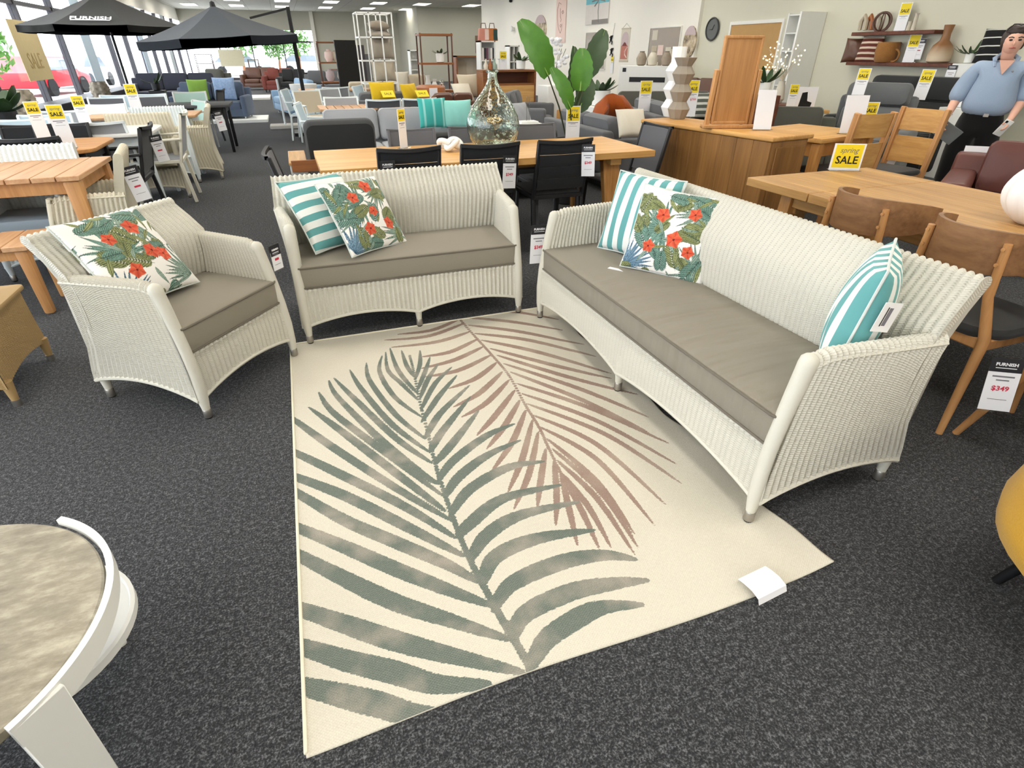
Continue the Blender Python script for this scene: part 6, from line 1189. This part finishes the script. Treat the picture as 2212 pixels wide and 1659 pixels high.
# folding screens and hanging rugs behind the rack
for i, (px, m, hh) in enumerate(((752, M_BLACK, 1.7), (770, plain('dark_pattern_rug', (70, 66, 70), .9, 0, .5, 14), 1.6), (782, M_MG, 1.4))): p = AY(px, 150, 16.5+.4*i); single('hanging_rug', MB().box(-.28, .28, -.02, .02, .02, hh), m, ['black rug hanging left of the cushion rack', 'dark patterned rug hanging behind the cushion rack', 'grey rug hanging nearest the cushion rack'][i], 'rug', (p.x, p.y, 0), R(20))
t, w, h = etagere('dark open rack holding two teal cushions', 731, 756, 96, 21.2, 4, M_DKFRAME)
for i in range(2): scatter(['upper teal cushion on the wall rack behind the left display shelf', 'lower teal cushion on the wall rack behind the left display shelf'][i], V(AY(743, 100, 21.4).x, 21.35, [1.51, 1.0][i]), R(10), R(5), .46, fabric('deep_teal', (40, 92, 104)))
t = thing('framed_cabinet', 'small brown glass-fronted cabinet right of the centre display shelf', 'cabinet', (AY(1012, 130, 19).x, 19.0, 0)); part('frame', MB().box(-.4, -.36, 0, .35, .2, 1.35).box(.36, .4, 0, .35, .2, 1.35).box(-.4, .4, 0, .35, 1.31, 1.35).box(-.4, .4, 0, .35, .2, .24), M_BROWNW, t); part('back', MB().box(-.36, .36, .32, .35, .24, 1.31), M_BEIGE, t); part('glass_door', MB().box(-.36, .36, .0, .006, .24, 1.31), pane_glass(), t); part('leg', MB().box(-.38, -.33, .02, .07, 0, .2).box(.33, .38, .02, .07, 0, .2), M_BROWNW, t)
p = AY(1037, 96, 34.985); single('small_canvas', MB().box(-.28, .28, -.015, .015, -.42, .42), plain('brown_canvas', (130, 108, 92), .8, 0, .3, 6), 'small dark canvas on the far grey wall', 'picture', tuple(p))
t = thing('spotlight', 'small white wall spotlight near the handbags', 'light fitting', tuple(AX(1106, 62, WX-.1)), R(-90)); part('head', MB().lathe([(.08, -.02), (.11, .05), (0, .05)], 14, Matrix.Rotation(R(90), 4, 'X')), M_WHITE, t); part('bracket', MB().box(-.05, .05, 0, .1, -.05, .05), M_WHITE, t)
single('security_camera', MB().ball((0, 0, 0), .07, 10, (1, 1, .8)).box(-.03, .03, -.03, .03, .03, .1), M_BLACK, 'small black security camera high on the white wall', 'camera', tuple(AX(1103, 2, WX-.07)))
# low furniture in front of the far windows
for i, (px, Y, m, w_) in enumerate(((560, 30.0, M_LEATH, 1.6), (600, 28.0, plain('russet_fabric', (120, 60, 50), .8), 1.3), (630, 26.5, M_DG, 1.2), (700, 24.0, M_MG, 1.6), (735, 26.0, M_LEATH, 1.4))): sofa(['brown sofa far down the aisle before the windows', 'russet sofa far down the aisle', 'black sofa far down the aisle beside the umbrella post', 'grey sofa far back below the left display shelf', 'brown leather sofa far back beside the teal cushions'][i], (AY(px, 150, Y).x, Y, 0), R(-10), w_, m, 2, .85, .82, .16, .6)
t, w, h = etagere('white-lit display shelf in the far window corner', 418, 455, 116, 36.0, 4, M_GREYF); t, w, h = etagere('tall khaki display cabinet before the far windows', 534, 557, 128, 33.0, 4, plain('khaki_board', (132, 122, 92), .8))
for i, (px, py, wpx) in enumerate(((500, 125, 22), (58, 90, 26))):
    X = None
    if i == 0: p = AY(px, py, YF+.016); single('window_poster', MB().box(-.65, .65, -.004, .004, -.42, .42), plain('beige_poster', (206, 198, 170), .8), 'beige sale poster stuck on the far window', 'poster', tuple(p))
    else: p = AX(px+10, py+20, XL-.016); t = thing('window_poster', 'large tan sale poster on the left window', 'poster', tuple(p), R(90)); part('sheet', MB().box(-.75, .75, -.004, .004, -.55, .55), plain('tan_poster', (206, 186, 138), .8), t); lettering('lettering', 'SALE', .42, plain('poster_letter', (176, 150, 96), .8), t, 0, -.008, -.2, stretch=.9)
for i, px in enumerate((205, 320, 375)): p = AX(px, 120, XL+.06); single('window_banner', MB().box(-.006, .006, -.45, .45, .2, 2.96), fabric('pale_blue_banner%d' % i, [(196, 218, 236), (200, 220, 238), (206, 216, 224)][i]), ['pale blue fabric banner hanging in the left window', 'pale blue banner further along the left window', 'palest banner near the far corner of the left window'][i], 'banner', (XL-.016, p.y, 0))
# pots, plants and a bench along the left windows
single('window_bench', MB().box(-.25, .25, -4.5, 4.5, 0, .55), M_DKFRAME, 'long dark bench running below the left windows', 'bench', (-4.55, 17.5, 0), bevel=.01)
for i, (px, py, Y) in enumerate(((45, 215, 10.5), (215, 190, 15.5))):
    p = AY(px, py, Y); rows = []
    for k in range(7): z = .32*k/6; rows.append([V((.13+.04*math.sin(PI*k/6))*(1+.14*math.cos(7*2*PI*j/64+(k%2)*2.2))*math.cos(2*PI*j/64), (.13+.04*math.sin(PI*k/6))*(1+.14*math.cos(7*2*PI*j/64+(k%2)*2.2))*math.sin(2*PI*j/64), z) for j in range(64)])
    mb = MB().grid(rows, closed=True); mb.f.append(tuple(range(63, -1, -1))); single('zigzag_pot', mb, plain('grey_stone_pot', (150, 140, 124), .9, 0, .15, 20), ['grey carved zigzag pot at the left edge by the windows', 'brown carved zigzag pot on the window bench'][i], 'pot', (p.x, p.y, p.z-.2)); 
    single('pot_pedestal', MB().box(-.18, .18, -.18, .18, 0, p.z-.2), M_DKFRAME, ['dark pedestal under the left edge zigzag pot', 'dark pedestal under the brown zigzag pot'][i], 'pedestal', (p.x, p.y, 0), bevel=.006)
p = AY(12, 240, 8.9); leafy('large dark green leaves at the left edge of the frame', V(p.x-.05, p.y, max(.0, p.z-.30)), 12, .42, .2, M_LEAFD, M_DKFRAME, .14, .3, seed=41); single('pot_pedestal', MB().box(-.2, .2, -.2, .2, 0, max(.01, p.z-.302)), M_DKFRAME, 'dark pedestal under the large leaves at the left edge', 'pedestal', (p.x-.05, p.y, 0), bevel=.006)
p = AY(335, 180, 15.0); leafy('small spiky plant in a pot near the pale blue banner', V(p.x, p.y, .75), 8, .3, .06, M_LEAFD, M_DKFRAME, .08, .14, seed=44); single('pot_pedestal', MB().box(-.15, .15, -.15, .15, 0, .748), M_DKFRAME, 'dark pedestal under the small spiky plant', 'pedestal', (p.x, p.y, 0), bevel=.006)
# ------------------------------------------------------------------ outside: cars and shrubs in the glare
def car(label, loc, rz, m):
    t = thing('car', label, 'car', loc, rz, 'cars parked outside'); gl = plain('car_glass', (120, 130, 140), .1)
    part('body', MB().prism([(-2.1, .3), (2.1, .3), (2.15, .7), (1.3, .85), (.7, 1.4), (-1.2, 1.42), (-1.9, .9), (-2.15, .85)], -.85, .85, 'xz'), m, t, .06, 2); part('window_band', MB().prism([(1.15, .9), (.65, 1.33), (-1.1, 1.35), (-1.65, .92)], -.87, .87, 'xz'), gl, t)
    for x in (-1.3, 1.3):
        for y_ in (-.8, .8): part('wheel', MB().lathe([(.0, -.1), (.32, -.1), (.32, .1), (0, .1)], 18, Matrix.Translation((x, y_, .32)) @ Matrix.Rotation(R(90), 4, 'X')), M_RUBBER, t)
    return t
car('red car parked outside the left windows', (-9.5, 31.5, -.1), R(80), plain('red_car_paint', (196, 30, 44), .3)); car('white car parked outside the left windows beyond the red car', (-9.8, 38.0, -.1), R(84), plain('white_car_paint', (230, 230, 232), .3)); car('silver car parked outside the far windows', (-3.0, 52.0, -.1), R(5), plain('silver_car_paint', (180, 182, 186), .3, .4)); car('white car parked outside the far windows on the right', (1.8, 53.0, -.1), R(3), plain('white_car_paint', (230, 230, 232), .3))
def shrub(label, loc, r, h, seed):
    rs = random.Random(seed); t = thing('shrub', label, 'shrub', loc, 0, 'shrubs outside the windows'); part('trunk', MB().tube([V(0, 0, 0), V(.1, 0, h*.5), V(0, .1, h*.8)], [.09, .07, .03], 7), M_BROWNW, t); mb = MB()
    for k in range(420):
        a, b, q = rs.uniform(0, 6.28), rs.uniform(-1, 1), rs.random()**.4; c = V(r*q*math.cos(a)*math.sqrt(1-b*b), r*q*math.sin(a)*math.sqrt(1-b*b), h*.75+r*.8*q*b); d1 = V(rs.uniform(-1, 1), rs.uniform(-1, 1), rs.uniform(-1, 1)).normalized()*.16; d2 = d1.cross(V(rs.uniform(-1, 1), rs.uniform(-1, 1), 1)).normalized()*.07; mb.add([c-d1, c+d2, c+d1, c-d2], [(0, 1, 2, 3)])
    o = part('foliage', mb.mesh('foliage', weld=False, smooth=False), M_LEAF, t); o['kind'] = 'stuff'; return t
shrub('bright green tree outside the far window, left', (-2.6, 49.0, -.1), 1.3, 3.0, 1); shrub('bright green tree outside the far window, middle', (-.2, 50.0, -.1), .9, 2.4, 2); shrub('yellow-green tree outside the far window, right', (1.2, 48.5, -.1), 1.1, 2.8, 3); shrub('leafy shrub outside the left window at the image edge', (-9.5, 25.5, -.1), 1.2, 2.2, 4); shrub('leafy tree outside the left windows behind the red car', (-13.5, 36.0, -.1), 1.6, 3.2, 5)
